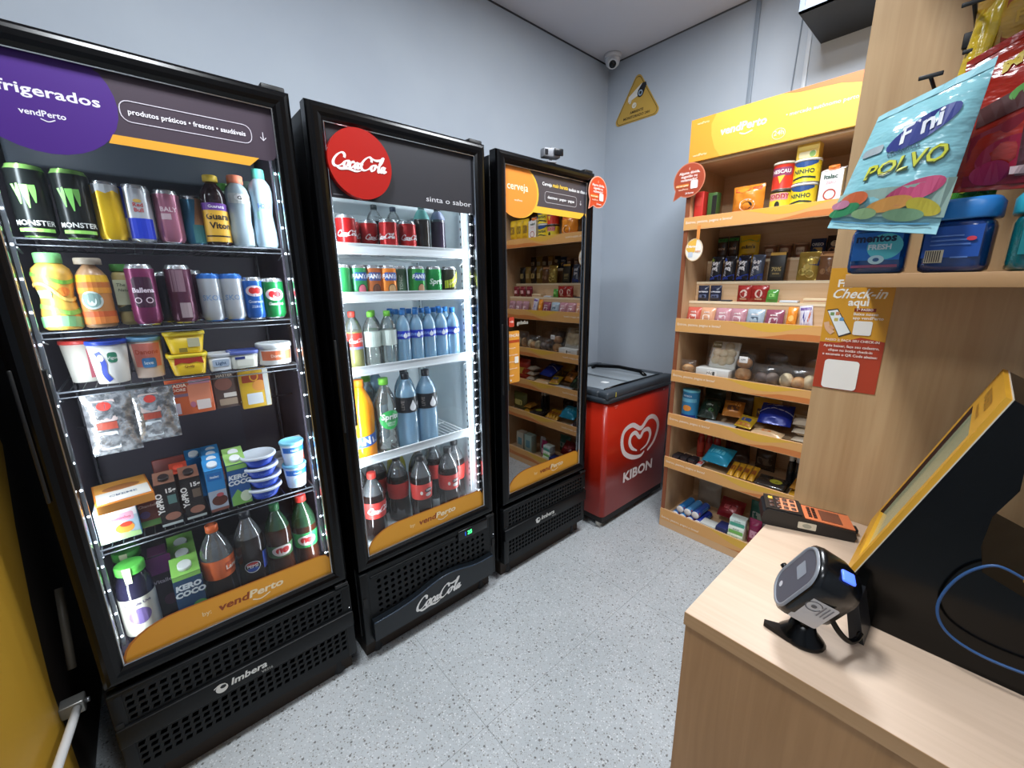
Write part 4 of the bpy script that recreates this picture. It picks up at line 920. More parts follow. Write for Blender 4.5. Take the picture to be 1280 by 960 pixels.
t = box_item((-.171, -.433, Z2), 'square glass juice jar with cream label and bright green lid, second shelf', .048, .046, .142, 'b9a468', [('r', -.155, .38, .155, .84, 'd4d6b0'), ('t', 'The', -.06, .72, .07, '4a5a3a', .01, .2), ('t', 'Natural', 0, .63, .06, '4a5a3a', .01, .2), ('e', .12, .5, .05, .07, '6a8a3c'), ('p', [(-.155, .26), (.155, .26), (.155, .38), (-.02, .38), (-.155, .32)], '2c3428'), ('e', .10, .30, .08, .06, 'e09a4a')], name='juice_jar', cat='jar', ch=.012)
b = MB(); b.lathe([(.021, .141), (.0235, .143), (.0235, .158), (.022, .160)], M('6ac05a', .4), 20); b.build('lid', t)
b = None
can((-.113, -.398, Z2), 'plum-pink tall can with white lettering and round symbols, front of the second shelf', '7a2f58', [('w', -.14, .30, .14, .80, .06, '3c1830'), ('t', 'Ballena', 0, .55, .09, 'e4d4e0', .03), ('R', -.09, .42, .05, .05, .015, 'd8c4d0'), ('R', .06, .42, .05, .05, .015, 'd8c4d0')], .0305, .157, name='energy_drink_can')
can((-.185, -.352, Z2), 'near-black slim can between the two plum cans', '241c26', [], .026, .140, name='energy_drink_can')
can((-.120, -.318, Z2), 'plum can turned to show its pale barcode panels, second shelf', '5a2c42', [('r', -.14, .55, .06, .92, '8c6c78'), ('r', -.06, .10, .10, .36, 'a08c90')], .0305, .157, name='energy_drink_can')
can((-.185, -.285, Z2), 'dark plum can partly hidden behind the silver cans', '3a2030', [], .028, .146, name='energy_drink_can')
for k, (y, x) in enumerate(((-.250, -.120), (-.196, -.118), (-.222, -.180))):
    can((x, y, Z2), ['silver can with blue rim, left one of the front pair on the second shelf', 'silver can with blue rim, right one of the front pair on the second shelf', 'silver can with blue rim, standing behind the silver pair'][k], 'b9bdc2', [('t', 'SKOL', 0, .45, .13, '7a94b8', .02), ('r', -.4, .90, .4, .96, '2c6cc0')], .0285, .135, lid='3a7acc', neck='3a78c8', name='energy_drink_can', group='silver cans on the second shelf')
can((-.118, -.143, Z2), 'blue guarana can with red fruit emblem, second shelf', '2a62b4', [('e', 0, .68, .20, .13, 'd8c8d0'), ('e', -.05, .69, .08, .075, 'c82c2c'), ('e', .06, .69, .08, .075, 'c82c2c'), ('t', 'Guaraná', 0, .40, .08, 'd0dcf0', .01), ('t', 'ZERO', 0, .28, .07, 'b8ccea', .01)], .029, .125)
can((-.118, -.090, Z2), 'green guarana can with red fruit emblem, right end of the second shelf', '1c7a40', [('e', 0, .60, .22, .15, 'e4dcd8'), ('e', -.06, .61, .085, .08, 'c8242a'), ('e', .06, .61, .085, .08, 'c8242a'), ('t', 'Guaraná', 0, .34, .085, 'e4f0e4', .01, .15)], .033, .122)
# third shelf: tubs
tub((-.200, -.548, Z3), 'white requeijao tub with red lid, left end of the tub shelf', .040, .031, .112, 'd8d6cc', 'b83a34', [('r', .1, .1, .22, .8, 'c86a78')])
tub((-.128, -.494, Z3), 'white tub with royal blue lid and blue and green print', .040, .032, .112, 'dcdcd8', '2a48b4', [('s', [(-.2, .75), (-.12, .5), (-.14, .25), (-.05, .08)], .12, '3a50b4'), ('w', -.02, .50, .16, .74, .06, '3a8a6c'), ('t', 'Vigor', .07, .58, .08, 'e0ece4', .02), ('e', -.15, .62, .06, .08, 'dfe4f4')])
tub((-.150, -.418, Z3), 'pink and cream tub with sky-blue lid on the tub shelf', .036, .030, .112, 'e0c8b8', '7cb4e0', [('r', -.3, .28, .3, .86, 'e48478'), ('t', 'Danone', 0, .60, .13, 'd05a3c', .02), ('w', -.14, .26, .16, .50, .05, '4a8ccc'), ('t', 'leve', 0, .34, .1, 'e0f0fa', .02)])
tub((-.235, -.420, Z3), 'translucent grey-white pot behind the pink tub', .036, .032, .11, 'b8bcc0', 'c8ccd0')
tub((-.125, -.333, Z3), 'yellow margarine tub with red ribbon print, lower of the two stacked', .046, .036, .061, 'e8c020', 'e8cf2a', [('p', [(-.55, .50), (-.3, .62), (0, .56), (.3, .62), (.55, .50), (.5, .86), (-.5, .86)], 'cc3a2a'), ('t', 'Qualy', 0, .38, .13, '8a3a1a', .02)], sq=1.0, name='margarine_tub')
tub((-.125, -.331, Z3+.0613), 'yellow margarine tub with dark green lid, upper of the two stacked', .046, .036, .061, 'eac61e', 'e4c828', [('w', .05, .30, .50, .72, .03, 'd8d4b0'), ('r', -.3, .08, .0, .28, '9c8a3a')], sq=1.0, name='margarine_tub', lidh=.009)
tub((-.225, -.330, Z3), 'dark green tub standing behind the yellow margarine tubs', .046, .040, .118, '28403a', '1c2c2a', sq=1.0, name='margarine_tub')
tub((-.122, -.258, Z3), 'small white square tub with grey-blue print on the tub shelf', .031, .026, .052, 'e2e6ea', 'd0d4da', [('w', -.4, .25, .4, .66, .08, 'b8c8dc'), ('t', 'Light', 0, .36, .22, '3c5a80', .02)], sq=1.0, name='cream_cheese_tub')
tub((-.125, -.196, Z3), 'cream oval tub with blue lid, second from the right on the tub shelf', .038, .032, .053, 'dfe0d4', '5a6cb8', [('r', -.5, .55, .0, .70, '2c3c80'), ('w', -.4, .15, .4, .5, .05, 'ecece0')], sq=1.05, name='cream_cheese_tub')
tub((-.128, -.107, Z3), 'round white tub with orange-red band at the right end of the tub shelf', .050, .046, .068, 'dcdcda', 'dfe4e6', [('r', -.75, .22, .75, .66, 'd8704a'), ('t', 'Doriana', 0, .36, .16, 'f4dccc', .02)], name='margarine_tub', lidh=.014)
# hanging packs under the third shelf
FOIL = Mnoise('crinkled_foil', '8a8c90', 'e4e6e8', 60, .18, .9, (1, 1, 1), 6, .4, .6, .5, .75)
for k, (y, w_, h_, zt, x) in enumerate(((-.518, .100, .165, 1.200, -.118), (-.425, .090, .150, 1.200, -.118))):
    pouch((x, y, zt-h_), ['silver vacuum pack of sausages hanging lowest at the left under the tub shelf', 'silver vacuum pack of sausages hanging beside the tubs, second from the left'][k], w_, h_, .022, 'b0b2b4', [('w', -.22, .55, .08, .90, .03, 'c9b8b4'), ('e', -.06, .80, .09, .07, 'c8423a'), ('r', -.20, .42, .06, .54, 'a84a3a'), ('w', -.20, .08, .04, .38, .02, 'd4dce2')], mat=FOIL, name='vacuum_pack', group='hanging vacuum packs', metal=.5, tilt=R(4))
def tray_pack(loc, label, W, H, col, a, rot=0, tilt=0, T=.014, name='sliced_ham_pack', group=None):
    return box_item(loc, label, T, W, H, col, a, (0, -tilt, rot) if tilt else rot, name, ch=.003, cat='pack', group=group)
tray_pack((-.135, -.342, 1.104), 'orange pack of sliced ham hanging under the margarine tubs', .108, .112, 'd8683a', [('w', -.42, .62, -.05, .92, .03, 'c84a2c'), ('t', 'SADIA', -.22, .76, .10, 'f4dcc8', .03), ('t', 'DORE', -.22, .65, .09, 'f4dcc8', .03), ('r', -.42, .50, 0, .58, '8a6c80'), ('w', -.05, .22, .44, .80, .05, 'e08a6a'), ('w', .10, .10, .40, .36, .02, 'e2d4d0'), ('r', -.42, .05, -.25, .34, 'cfc0cc'), ('e', .02, .26, .06, .08, 'b06a80'), ('r', .0, .80, .45, .92, 'c88aa0')])
tray_pack((-.142, -.252, 1.104), 'brown pack of sliced salami with small white label', .066, .112, '5a4640', [('e', -.05, .68, .20, .18, '8c5c50'), ('w', -.08, .30, .22, .42, .01, 'd4ccc4'), ('w', -.2, .08, .22, .26, .02, 'a08c78'), ('t', 'MASTER', 0, .88, .09, 'd8c8b8', .02)])
tray_pack((-.135, -.176, 1.090), 'yellow pack of sliced cheese with red-brown print, rightmost of the hanging packs', .082, .128, 'cfa62e', [('w', -.26, .66, .26, .84, .02, '8c3a24'), ('R', 0, .80, .10, .12, .03, 'c8922a'), ('e', .1, .56, .16, .14, 'cc8a44'), ('w', -.2, .10, .14, .38, .02, 'c6ccd0'), ('r', .20, .02, .31, .98, 'b0b4b0')], tilt=0)
tray_pack((-.28, -.455, 1.06), 'dark pack hanging deeper inside, between the two silver packs', .06, .13, '34302c', [('r', -.1, .3, .2, .6, '6c5a40')])
# shelf 4 (chilled drinks and desserts)
box_item((-.150, -.555, Z5), 'blue and white carton box with orange fruit picture, left end of the lower shelf', .11, .085, .098, 'b9d8ea', [('r', -.42, .68, .42, .98, 'dfe8f0'), ('w', -.30, .55, .35, .80, .05, 'd8a8c0'), ('t', 'Danoninho', 0, .62, .11, 'c04a6a', .02), ('e', .12, .34, .20, .15, 'ee9a3a'), ('e', .16, .44, .13, .07, 'd8442c'), ('e', -.24, .30, .12, .14, 'd8dce8'), ('p', [(-.43, .02), (.43, .02), (.43, .16), (0, .22), (-.43, .12)], 'a8cf8c')], name='dessert_box', side='4a9ad0', top='c8dcec')
box_item((-.150, -.535, Z5+.100), 'flat orange and cream cheese bread box lying on top of the blue box', .17, .118, .026, 'e0862e', [('r', -2.2, .1, 2.2, .9, 'e09844')], R(6), 'frozen_food_box', art_top=[('r', -.055, -.08, .055, .0, 'e8a44c'), ('r', -.055, .0, .055, .08, 'dcd8d0'), ('e', 0, -.02, .04, .022, 'a86a3a'), ('t', 'CREME', 0, .03, .016, '5a6a80', .02)])
box_item((-.150, -.488, Z5), 'reddish brown dessert pack beside the blue carton box', .05, .066, .095, '7c4038', [('t', 'Chandelle', 0, .66, .10, 'd8b8b0', .02), ('e', -.12, .42, .12, .12, '6a4a80'), ('r', -.34, .02, .34, .22, '5c8a44')], name='dessert_box', top='8a5048')
for k, y in enumerate((-.443, -.385)):
    tetra((-.120, y, Z5), ['black protein shake carton with white vertical lettering, left of the two', 'black protein shake carton with white vertical lettering, right of the two'][k], .048, .048, .150, '241e1e', '7a5444', '2a2222', [('t', 'YoPRO', -.08, .48, .115, 'e8e6e2', .04, 0, R(90)), ('t', '15g', .07, .68, .10, 'e8e6e2', .04), ('r', -.0, .44, .13, .62, ['5c807c', '6a5a4c'][k]), ('e', .03, .18, .12, .08, '9c6c5a'), ('r', -.16, 0, .16, .05, 'b8c4c4')], capr=.013, group='protein shake cartons')
tetra((-.175, -.405, Z5), 'protein shake carton with red cap, behind the two black cartons', .044, .044, .150, '3a2420', 'c04a34', 'd04a34', capr=.013)
for k, (x, y) in enumerate(((-.118, -.326), (-.168, -.322), (-.218, -.318), (-.265, -.314))):
    tetra((x, y, Z5), ['front', 'second', 'third', 'rearmost'][k]+' of the row of blue chocolate milk cartons with white caps', .044, .046, .155, '2f86c8', '3c94d4', 'e4eaee', [('w', -.12, .66, .12, .82, .02, '2a70b8'), ('t', 'Italac', 0, .71, .06, 'dcecf6', .02), ('r', -.15, .06, .15, .44, 'a8b4c4'), ('e', .02, .22, .13, .11, '5c2c20'), ('e', .04, .34, .06, .04, 'c05a60'), ('r', -.15, .0, .15, .06, '8c5a50')], capr=.0135, group='blue milk cartons in a row')
tetra((-.262, -.360, Z5), 'blue carton with big white cap at the back, left of the milk carton row', .044, .046, .155, '1c6ca8', '2c80bc', 'eef2f4', capr=.0135)
tetra((-.118, -.266, Z5), 'small coconut water carton, blue and green with white cap', .046, .056, .158, '2c5a98', '9cc870', 'f0f2f2', [('p', [(-.17, 0), (.17, 0), (.17, .30), (.06, .20), (-.05, .34), (-.17, .18)], '7cb45a'), ('e', .08, .16, .10, .12, 'd4e2c4'), ('t', 'KERO', 0, .56, .11, 'e4ecf2', .05, .1), ('t', 'COCO', .01, .44, .11, 'e4ecf2', .05, .1), ('r', -.17, .76, .17, .86, '8cc466')], capr=.0145)
tetra((-.178, -.262, Z5), 'small green coconut water carton standing behind the front one', .046, .056, .158, '6aa83c', '9cc870', 'f0f2f2', capr=.0145)
for k in range(4):
    tub((-.118-.002*(k % 2), -.198+[0, .004, -.002, -.004][k], Z5+.0372*k), 'blue dessert bowl with white rim, '+['bottom one', 'second from the bottom', 'third from the bottom', 'top one'][k]+' of the stack of four', .052, .036, .038, '2c50c4', 'd4dce6', [('t', 'Pudim', 0, .3, .3, '6a8ae0', .02)] if k < 3 else [], name='dessert_bowl', group='stack of blue dessert bowls', cat='bowl', lidh=.008)
for k in range(2):
    tub((-.120, -.098, Z5+.083*k), ['lower', 'upper'][k]+' of the two stacked white yogurt cups with sky-blue lids', .037, .029, .084, 'd4e4ee', '7cc4dc', [('r', -.5, .56, .5, .80, '2c74c8'), ('t', 'Nestlé', 0, .63, .10, 'e4f0fa', .02), ('e', .0, .30, .22, .16, 'b0d4e8')], name='yogurt_cup', group='stacked yogurt cups', cat='cup', lidh=.008)
box_item((-.190, -.068, Z5), 'red and white upright card box at the right wall, behind the yogurt cups', .03, .036, .150, 'd8604a', [('r', -.1, .05, .1, .95, 'e0694c')], name='frozen_food_box', top='e8e4e0')
for k in range(3):
    box_item((-.36, -.29+.004*k, Z5+.0205*k), ['bottom', 'middle', 'top'][k]+' of three flat sandwich packs stacked at the back of the lower shelf', .14, .15, .020, ['8c6a70', 'b08a8c', 'b0564c'][k], [], R(4*k), 'sandwich_pack', cat='pack', group='flat packs at the back')
for k in range(2):
    tub((-.33, -.185+.093*k, Z5+.0), ['left', 'right'][k]+' shallow white meat tray at the back of the lower shelf', .038, .032, .03+.02*k, 'c8c4c8', 'bcb8bc', sq=1.1, name='meat_tray', cat='tray')
tray_pack((-.31, -.425, Z5+.003), 'flat red meat pack leaning at the back, above the black cartons', .085, .13, 'a04a40', [('w', -.3, .1, .3, .5, .03, 'b87a70')], tilt=R(12))
# floor of cooler 1
t = bottle((-.130, -.558, Z6), 'big grape juice jug with bright green lid, front left on the cooler floor', 'jug', .042, .262, M('1c1a2e', .12), '5cc04c', None, .8, (.10, .56, 'd0cfc0'), [('e', .0, .34, .10, .10, '6a5a8c'), ('t', 'Suco de Uva', 0, .48, .04, '4a3a6a', .02)], capr=.034, capz=.93, name='juice_jug')
b = MB(); b.prism([(-.009, 0), (.009, 0), (.007, -.058), (-.007, -.058)], .0345, .0355, M('c8dca0', .5), 'x'); b.build('seal_strip', t, (0, 0, .244), (0, 0, R(-10)))
t = bottle((-.225, -.566, Z6), 'second juice jug with green lid, behind the front jug', 'jug', .042, .262, M('1c1a2e', .12), '3a8a34', None, .8, (.10, .56, 'b0b0a0'), capr=.034, capz=.93, name='juice_jug')
b = MB(); b.prism([(-.009, 0), (.009, 0), (.007, -.058), (-.007, -.058)], .0345, .0355, M('b0bc90', .5), 'x'); b.build('seal_strip', t, (0, 0, .244), (0, 0, R(-10)))
box_item((-.206, -.499, Z6), 'dark plum tea carton with purple top, beside the juice jug', .062, .046, .215, '2c1e30', [('r', -.14, .70, .14, .98, '7a2c78'), ('t', 'Vitalle', 0, .55, .07, 'c8bcc8', .02), ('e', .05, .25, .08, .09, '5a3050')], name='juice_carton', top='6a3060')
for k, x in enumerate((-.118, -.195, -.272)):
    tetra((x, -.440, Z6), ['front', 'middle', 'rear'][k]+' of three one-litre green-topped coconut water cartons', .068, .070, .195, '1e4468', '8cc85c', 'dfe6e2', [('t', 'KERO', -.0, .62, .105, 'dce8ee', .06, .1), ('t', 'COCO', .01, .50, .105, 'dce8ee', .06, .1), ('r', -.175, .80, .175, .87, '8cc85c'), ('p', [(-.175, 0), (.175, 0), (.175, .14), (.10, .22), (0, .10), (-.12, .20), (-.175, .18)], '7cb45c'), ('e', .10, .26, .10, .10, '5c9a58')], capr=.018, group='one-litre coconut water cartons')
bottle((-.125, -.357, Z6), 'cola bottle with orange cap and orange label on the cooler floor', 'soda', .045, .285, GREYPET, 'e8703a', COLA, .64, (.38, .62, 'de6c38'), [('w', .02, .44, .26, .56, .02, 'b84a24'), ('t', 'Laranja', .13, .475, .06, 'f4e8dc', .03)], rot=R(10))
bottle((-.125, -.266, Z6), 'dark cola bottle with round blue-red emblem and blue vertical label', 'soda', .043, .298, GREYPET, '20242c', COLA, .70, None, [('R', -.02, .36, .085, .07, .008, 'c8ccd4'), ('e', -.02, .39, .06, .025, 'b03030'), ('e', -.02, .33, .06, .025, '2a4a9c'), ('t', 'PEPSI', -.02, .35, .045, 'dcdce0', .02), ('p', [(.10, .28), (.20, .28), (.20, .48), (.10, .50)], '2a44a4'), ('t', 'BLACK', .15, .38, .04, 'dce0f0', .02, 0, R(90))])
bottle((-.125, -.179, Z6), 'green guarana bottle with red fruit emblem and green cap, on the cooler floor', 'soda', .041, .290, GREENPET, '2c6a3c', GUAR, .66, (.34, .50, '3c6a3c'), [('e', 0, .43, .12, .07, 'dfd8d4'), ('e', -.03, .435, .045, .04, 'c0282c'), ('e', .035, .435, .045, .04, 'c0282c')])
bottle((-.125, -.094, Z6), 'green guarana bottle with red cap and bright green label, on the cooler floor', 'soda', .041, .292, GREENPET, 'd83c34', GUAR, .62, (.34, .54, '2e9a54'), [('e', -.02, .44, .11, .07, 'e8e0dc'), ('e', -.05, .445, .045, .04, 'c82c30'), ('e', .015, .445, .045, .04, 'c82c30')], capr=.018)

# ================================================================== PRODUCTS IN COOLER 2
A1, A2, A3, A4, A5 = 1.5822, 1.4202, 1.1562, .8082, .4552
cocaart = [('c', .02, .52, .64, 'f2ecec'), ('r', -.4, .16, .4, .18, 'e8c0c0')]
for k, (x, y, l, r_) in enumerate(((-.115, .163, 'leftmost red cola can, front row of the top shelf', -.25), (-.187, .205, 'red cola can behind the leftmost one', .3), (-.258, .240, 'red cola can far back, between the left cans', .4), (-.187, .274, 'red cola can third from the left, standing back', .3), (-.122, .322, 'red cola can fourth from the left, in front of the dark bottles', -.9), (-.190, .360, 'red cola can set back between the two front cans', .2), (-.122, .398, 'red cola can with large white script, rightmost of the cans', -.12))):
    can((x, y, A1), l, 'b81c1e', cocaart, .033, .122, r_, group='red cola cans on the top shelf')
for k, (x, y, c, m, band, l) in enumerate(((-.262, .335, '2c3a3c', GREYPET, None, 'dark-capped bottle standing behind the red cans, left one'), (-.262, .415, '3a4a60', GREYPET, None, 'dark-capped bottle standing behind the red cans, right one'), (-.130, .468, '6ab8b0', GREYPET, (.70, .88, '6cbcb6'), 'dark bottle with turquoise shoulder band, top shelf'), (-.130, .540, '3a3450', GREYPET, (.72, .88, '7c86a8'), 'violet-grey bottle at the right end of the top shelf'))):
    bottle((x, y, A1), l, 'straight', .030, .195, m, c, M(['2a2420', '2a2a30', '30281e', '3a2e40'][k], .12), .66, band, rot=0, name='drink_bottle')
fanta = lambda bc, fc: [('w', -.20, .56, .22, .80, .05, bc), ('t', 'FANTA', .0, .63, .14, 'e8ecf4', .05, .15), ('e', .02, .30, .13, .17, fc), ('R', .02, .30, .13, .17, .02, '2a2420')]
for x, y, c, a_, l in ((-.115, .128, '2c8a4c', [], 'bright green soda can at the far left edge of the second shelf'), (-.122, .190, '3a9a60', fanta('2c58a0', 'c86a7a'), 'green guava soda can with blue lettering, left on the second shelf'), (-.122, .244, 'b8683a', fanta('3a5890', '6a4434'), 'orange-brown soda can, left of the pair'), (-.115, .300, 'e0822e', fanta('2a58a8', 'c8a070'), 'bright orange soda can with skull-like figure, right of the pair'), (-.150, .362, '5a7a60', [('t', 'TONIC', 0, .5, .12, 'b8c8b8', .02, 0, 1.57)], 'grey-green tonic can set back on the second shelf'), (-.118, .424, '2c8a3c', fanta('2a4c9c', 'b88a68'), 'green grape soda can with blue lettering, middle of the second shelf'), (-.118, .500, '1f8a44', [('t', 'Sprite', 0, .45, .20, 'd8e8dc', .03, .2), ('e', .12, .18, .05, .05, 'e0ece4')], 'green lemon-lime soda can on the second shelf'), (-.118, .574, '3a3a2c', [('p', [(-.3, .30), (.0, .34), (.34, .70), (.34, .95), (-.05, .60), (-.3, .55)], 'b4bc2a'), ('t', 'Schweppes', .02, .5, .07, 'e8e4b0', .02, 0, .6)], 'black and lime citrus soda can at the right end of the second shelf')):
    can((x, y, A2), l, c, a_, .033, .122, .0)
# third shelf: small bottles
bottle((-.128, .156, A3), 'small greenish soda bottle with red label and red cap, left end of the third shelf', 'straight', .031, .225, CLEAR, 'e0483c', M('8a8a58', .15), .70, (.40, .66, 'd0382e'), [('c', 0, .54, .26, 'f4e8e8'), ('r', -.2, .40, .2, .44, '7a80a8')])
bottle((-.200, .185, A3), 'bottle with dark cap behind the red-labelled one', 'straight', .030, .222, CLEAR, '3c3c3c', M('7c7c50', .15), .70)
for k, (x, y) in enumerate(((-.118, .222), (-.118, .287), (-.190, .258))):
    bottle((x, y, A3), ['left one of the two front clear lemon-lime bottles with green cap', 'right one of the two front clear lemon-lime bottles with green cap', 'clear lemon-lime bottle with green cap, standing behind the front two'][k], 'straight', .031, .222, CLEAR, '7cd048', None, .8, (.42, .68, ['b8c8c0', 'c4d0c8', '5aa848'][k]), [('r', -.14, .44, .14, .66, 'c8d4cc')] if k < 2 else [], name='lemon_soda_bottle', group='clear lemon-lime bottles on the third shelf')
wb = []
for i in range(3):
    for j in range(6):
        x = -.118-.064*i; y = .349+.058*j+.006*i
        if y > .625: continue
        lab = 'small blue water bottle, %s row, %s from the left' % (['front', 'second', 'third'][i], ['first', 'second', 'third', 'fourth', 'fifth', 'sixth'][j])
        bottle((x, y, A3), lab, 'straight', .0285, .222, WATER, '2f86d8', None, .8, (.50, .64, '1c34b4'), [('t', 'BIO', .085, .545, .07, 'cfdcf4', .03), ('e', -.02, .555, .035, .04, 'e4ecf6'), ('p', [(-.045, .57), (.005, .57), (-.02, .62)], 'e4ecf6'), ('t', 'LEVE', -.12, .545, .05, '9cc0f4', .02)] if i == 0 else [], name='water_bottle', group='small blue water bottles on the third shelf')
# fourth shelf: big bottles
bottle((-.130, .158, A4), 'tall orange soda bottle with white and blue lettering at the left of the fourth shelf', 'soda', .047, .320, M('f39a1c', .15), 'ef8a22', None, .8, None, [('p', [(-.16, .18), (.16, .23), (.16, .36), (-.16, .31)], '3c62b0'), ('t', 'FANTA', 0, .235, .10, 'f4f4f4', .05, .1, R(8))], name='orange_soda_bottle')
bottle((-.128, .254, A4), 'clear lemon-lime soda bottle with round green label and green cap', 'soda', .046, .312, CLEAR, '7cd048', None, .8, None, [('e', 0, .48, .145, .125, '3cb45c'), ('t', 'Sprite', .0, .49, .085, 'e8f4ea', .03, .1), ('t', 'LEMON', 0, .43, .03, 'd0ecd8', .02), ('t', 'FRESH', 0, .40, .03, 'd0ecd8', .02)], capr=.019, name='lemon_soda_bottle')
bottle((-.225, .225, A4), 'clear bottle with green cap behind the round-label bottle', 'soda', .044, .312, CLEAR, '6ab840', None, .8, (.4, .6, 'c8d0a8'), capr=.018, name='lemon_soda_bottle')
drop = lambda u, v, s: [('e', u, v, s, s, 'eef0f2'), ('p', [(u-s*.93, v+s*.35), (u+s*.93, v+s*.35), (u, v+s*2.2)], 'eef0f2')]
for k, (x, y) in enumerate(((-.128, .347), (-.128, .440), (-.228, .392), (-.31, .30))):
    bottle((x, y, A4), ['left large blue water bottle with black band and white drop', 'right large blue water bottle with black band and white drop', 'large blue water bottle standing behind the two front ones', 'large blue water bottle far back at the left'][k], 'straight', .044, .320, WATER, '1c1e24', None, .8, (.50, .70, '1e1e22'), drop(.02, .565, .045)+[('t', 'LEVE', -.09, .60, .05, '8a8480', .02, 0, R(90)), ('e', .11, .60, .03, .03, 'd8d8dc'), ('e', .13, .545, .02, .02, 'd8d8dc')] if k < 2 else [], name='large_water_bottle', group='large blue water bottles with black bands', capr=.0165)
# cooler 2 floor: cola
for k, (x, y, cap, sc_, bandc, l) in enumerate(((-.130, .172, 'e0443a', 0, 'd03a34', 'cola bottle with red cap and white script label, front left on the cooler floor'),
    (-.234, .150, '2a2a2c', 0, 'b03030', 'cola bottle behind the front left one'), (-.302, .262, '2a2a2c', 0, 'b8302c', 'cola bottle in the back row, left of centre'),
    (-.130, .390, '2a2a2c', 1, 'd23c34', 'zero cola bottle with red band, front centre on the cooler floor'), (-.206, .316, '2a2a2c', 0, 'c4342e', 'cola bottle set back just left of the front centre one'),
    (-.236, .438, '2a2a2c', 0, 'c4342e', 'cola bottle in the back row behind the front centre one'), (-.125, .528, '2a2a2c', 1, 'd83a32', 'zero cola bottle with red band, front right on the cooler floor'),
    (-.264, .536, '2a2a2c', 0, 'c83a34', 'cola bottle in the back row at the right'), (-.186, .604, '2a2a2c', 0, 'e0382e', 'cola bottle against the right wall of the cooler'))):
    bottle((x, y, A5), l, 'soda', .047, .300 if k else .290, GREYPET, cap, COLA, .66, (.36, .60, bandc), ([('c', .02, .49, .36, 'f2ecec')] if k == 0 else [('e', .03, .50, .06, .035, '2a1a1a'), ('e', .03, .43, .05, .03, 'd8d0d0'), ('t', 'ZERO', .04, .49, .035, 'e8e0e0', .02), ('e', -.08, .47, .02, .03, 'e8e0d8')]) if k in (0, 3, 6) else [], name='cola_bottle', group='cola bottles on the floor of the middle cooler')
bottle((-.322, .368, A5), 'yellow-green bottle at the back between the cola bottles', 'soda', .044, .300, M('a8a040', .2), '2a2a2c', name='citrus_soda_bottle')

# ================================================================== PRODUCTS IN COOLER 3
B1, B2, B3, B4, B5, B6 = [z+.0004 for z in (1.56, 1.33, 1.10, .84, .60)]+[.4554]
ordn = ['first', 'second', 'third', 'fourth', 'fifth', 'sixth', 'seventh', 'eighth']
for z, nm, col, col2, txt_, grp, n in ((B1, 'top', 'a8aab0', '3a5aa0', 'LAGER', 'silver beer cans on the top shelf', 7), (B2, 'second', 'b8902e', '7a1c1c', 'PURO', 'gold beer cans on the second shelf', 7), (B3, 'third', 'b0b4b8', '8a1a1a', 'ULTRA', 'silver beer cans with red print on the third shelf', 7), (B4, 'fourth', '2a6a34', 'c8ccc8', 'PILSEN', 'green beer cans on the fourth shelf', 7)):
    for k in range(n):
        can((-.122, .842+.078*k, z), '%s beer can, %s from left on the %s shelf of the beer cooler' % ({'a8aab0': 'silver and blue', 'b8902e': 'gold', 'b0b4b8': 'silver and red', '2a6a34': 'green'}[col], ordn[k], nm), col, [('e', 0, .5, .2, .14, col2), ('t', txt_, 0, .46, .09, 'e8e8e4' if col2 != 'c8ccc8' else '1c5a2c', .02)], .031, .135, name='beer_can', group=grp)
for k in range(6):
    bottle((-.125, .84+.09*k, B5-.0), 'brown beer bottle, %s from the left on the fifth shelf of the beer cooler' % ordn[k], 'beer', .030, .19, M('3a1e0e', .12), 'c8a848', None, .8, (.14, .42, 'c8b890'), name='beer_bottle', group='small brown beer bottles')

# ================================================================== PRODUCTS ON THE SNACK RACK
RR = -math.pi/2; E_ = .0005
S0, S1, S2, S3, S4, S5 = [z+E_ for z in SHZ]; T1, T2, T3 = 1.370+E_, 1.472+E_, 1.585+E_
# top shelf
box_item((.318, 1.86, S5), 'red upright snack box at the left end of the top rack shelf', .05, .045, .135, 'c8342c', [('w', -.1, .5, .1, .8, .03, 'd84a3c')], RR, 'snack_box', side='a82820')
box_item((.372, 1.89, S5), 'dark green and black upright box next to the red one', .05, .045, .125, '3a5a2a', [('r', 0, .0, .18, .9, '1c1c18')], RR, 'snack_box', top='5a8a3a')
pouch((.540, 1.88, S5), 'orange dog-food style snack pouch with dark oval picture on the top shelf', .14, .135, .07, 'd8862c', [('p', [(-.4, .8), (-.1, .72), (.2, .84), (.45, .78), (.45, .95), (-.45, .95)], 'b8402a'), ('e', .05, .32, .26, .20, 'ece4d4'), ('e', .06, .30, .17, .13, '2c2018')], RR, seed=3)
pouch((.455, 1.88, S5+.012), 'flat red packet lying on the top shelf behind the lip', .10, .10, .018, 'b83a30', (), (0, -R(80), RR), seed=5)
def tin(x, y, z, r, H, col, label, a=(), name='food_tin', lid='c8c8c4', group=None, cat='tin'):
    t = thing(name, label, cat, (x, y, z), RR, group); b = MB(); m = M(col, .35)
    st = M('b8b4aa', .3, .7); b.lathe([(r*.98, 0), (r*1.01, .003), (r, .005), (r, H-.006), (r*1.01, H-.004)], m, 24, mats=[st, st, m, st]); b.build('body', t)
    b = MB(); b.lathe([(r*1.02, H-.010), (r*1.02, H), (0, H)], M(lid, .4), 24); b.build('lid', t)
    if a: P = Print(lambda u, v, h: ((r+h)*math.cos(u/r), (r+h)*math.sin(u/r), v), r*.3); art(P, H, a); P.build('printed_label', t)
    return t
ninho = [('p', [(-.55, .86), (-.3, .70), (0, .64), (.3, .70), (.55, .80), (.55, .93), (-.55, .93)], '2a4a80'), ('t', 'NINHO', 0, .40, .21, '2c4a3c', .03), ('p', [(-.5, .22), (0, .30), (.5, .24), (.5, .16), (0, .22), (-.5, .14)], '2c3c34')]
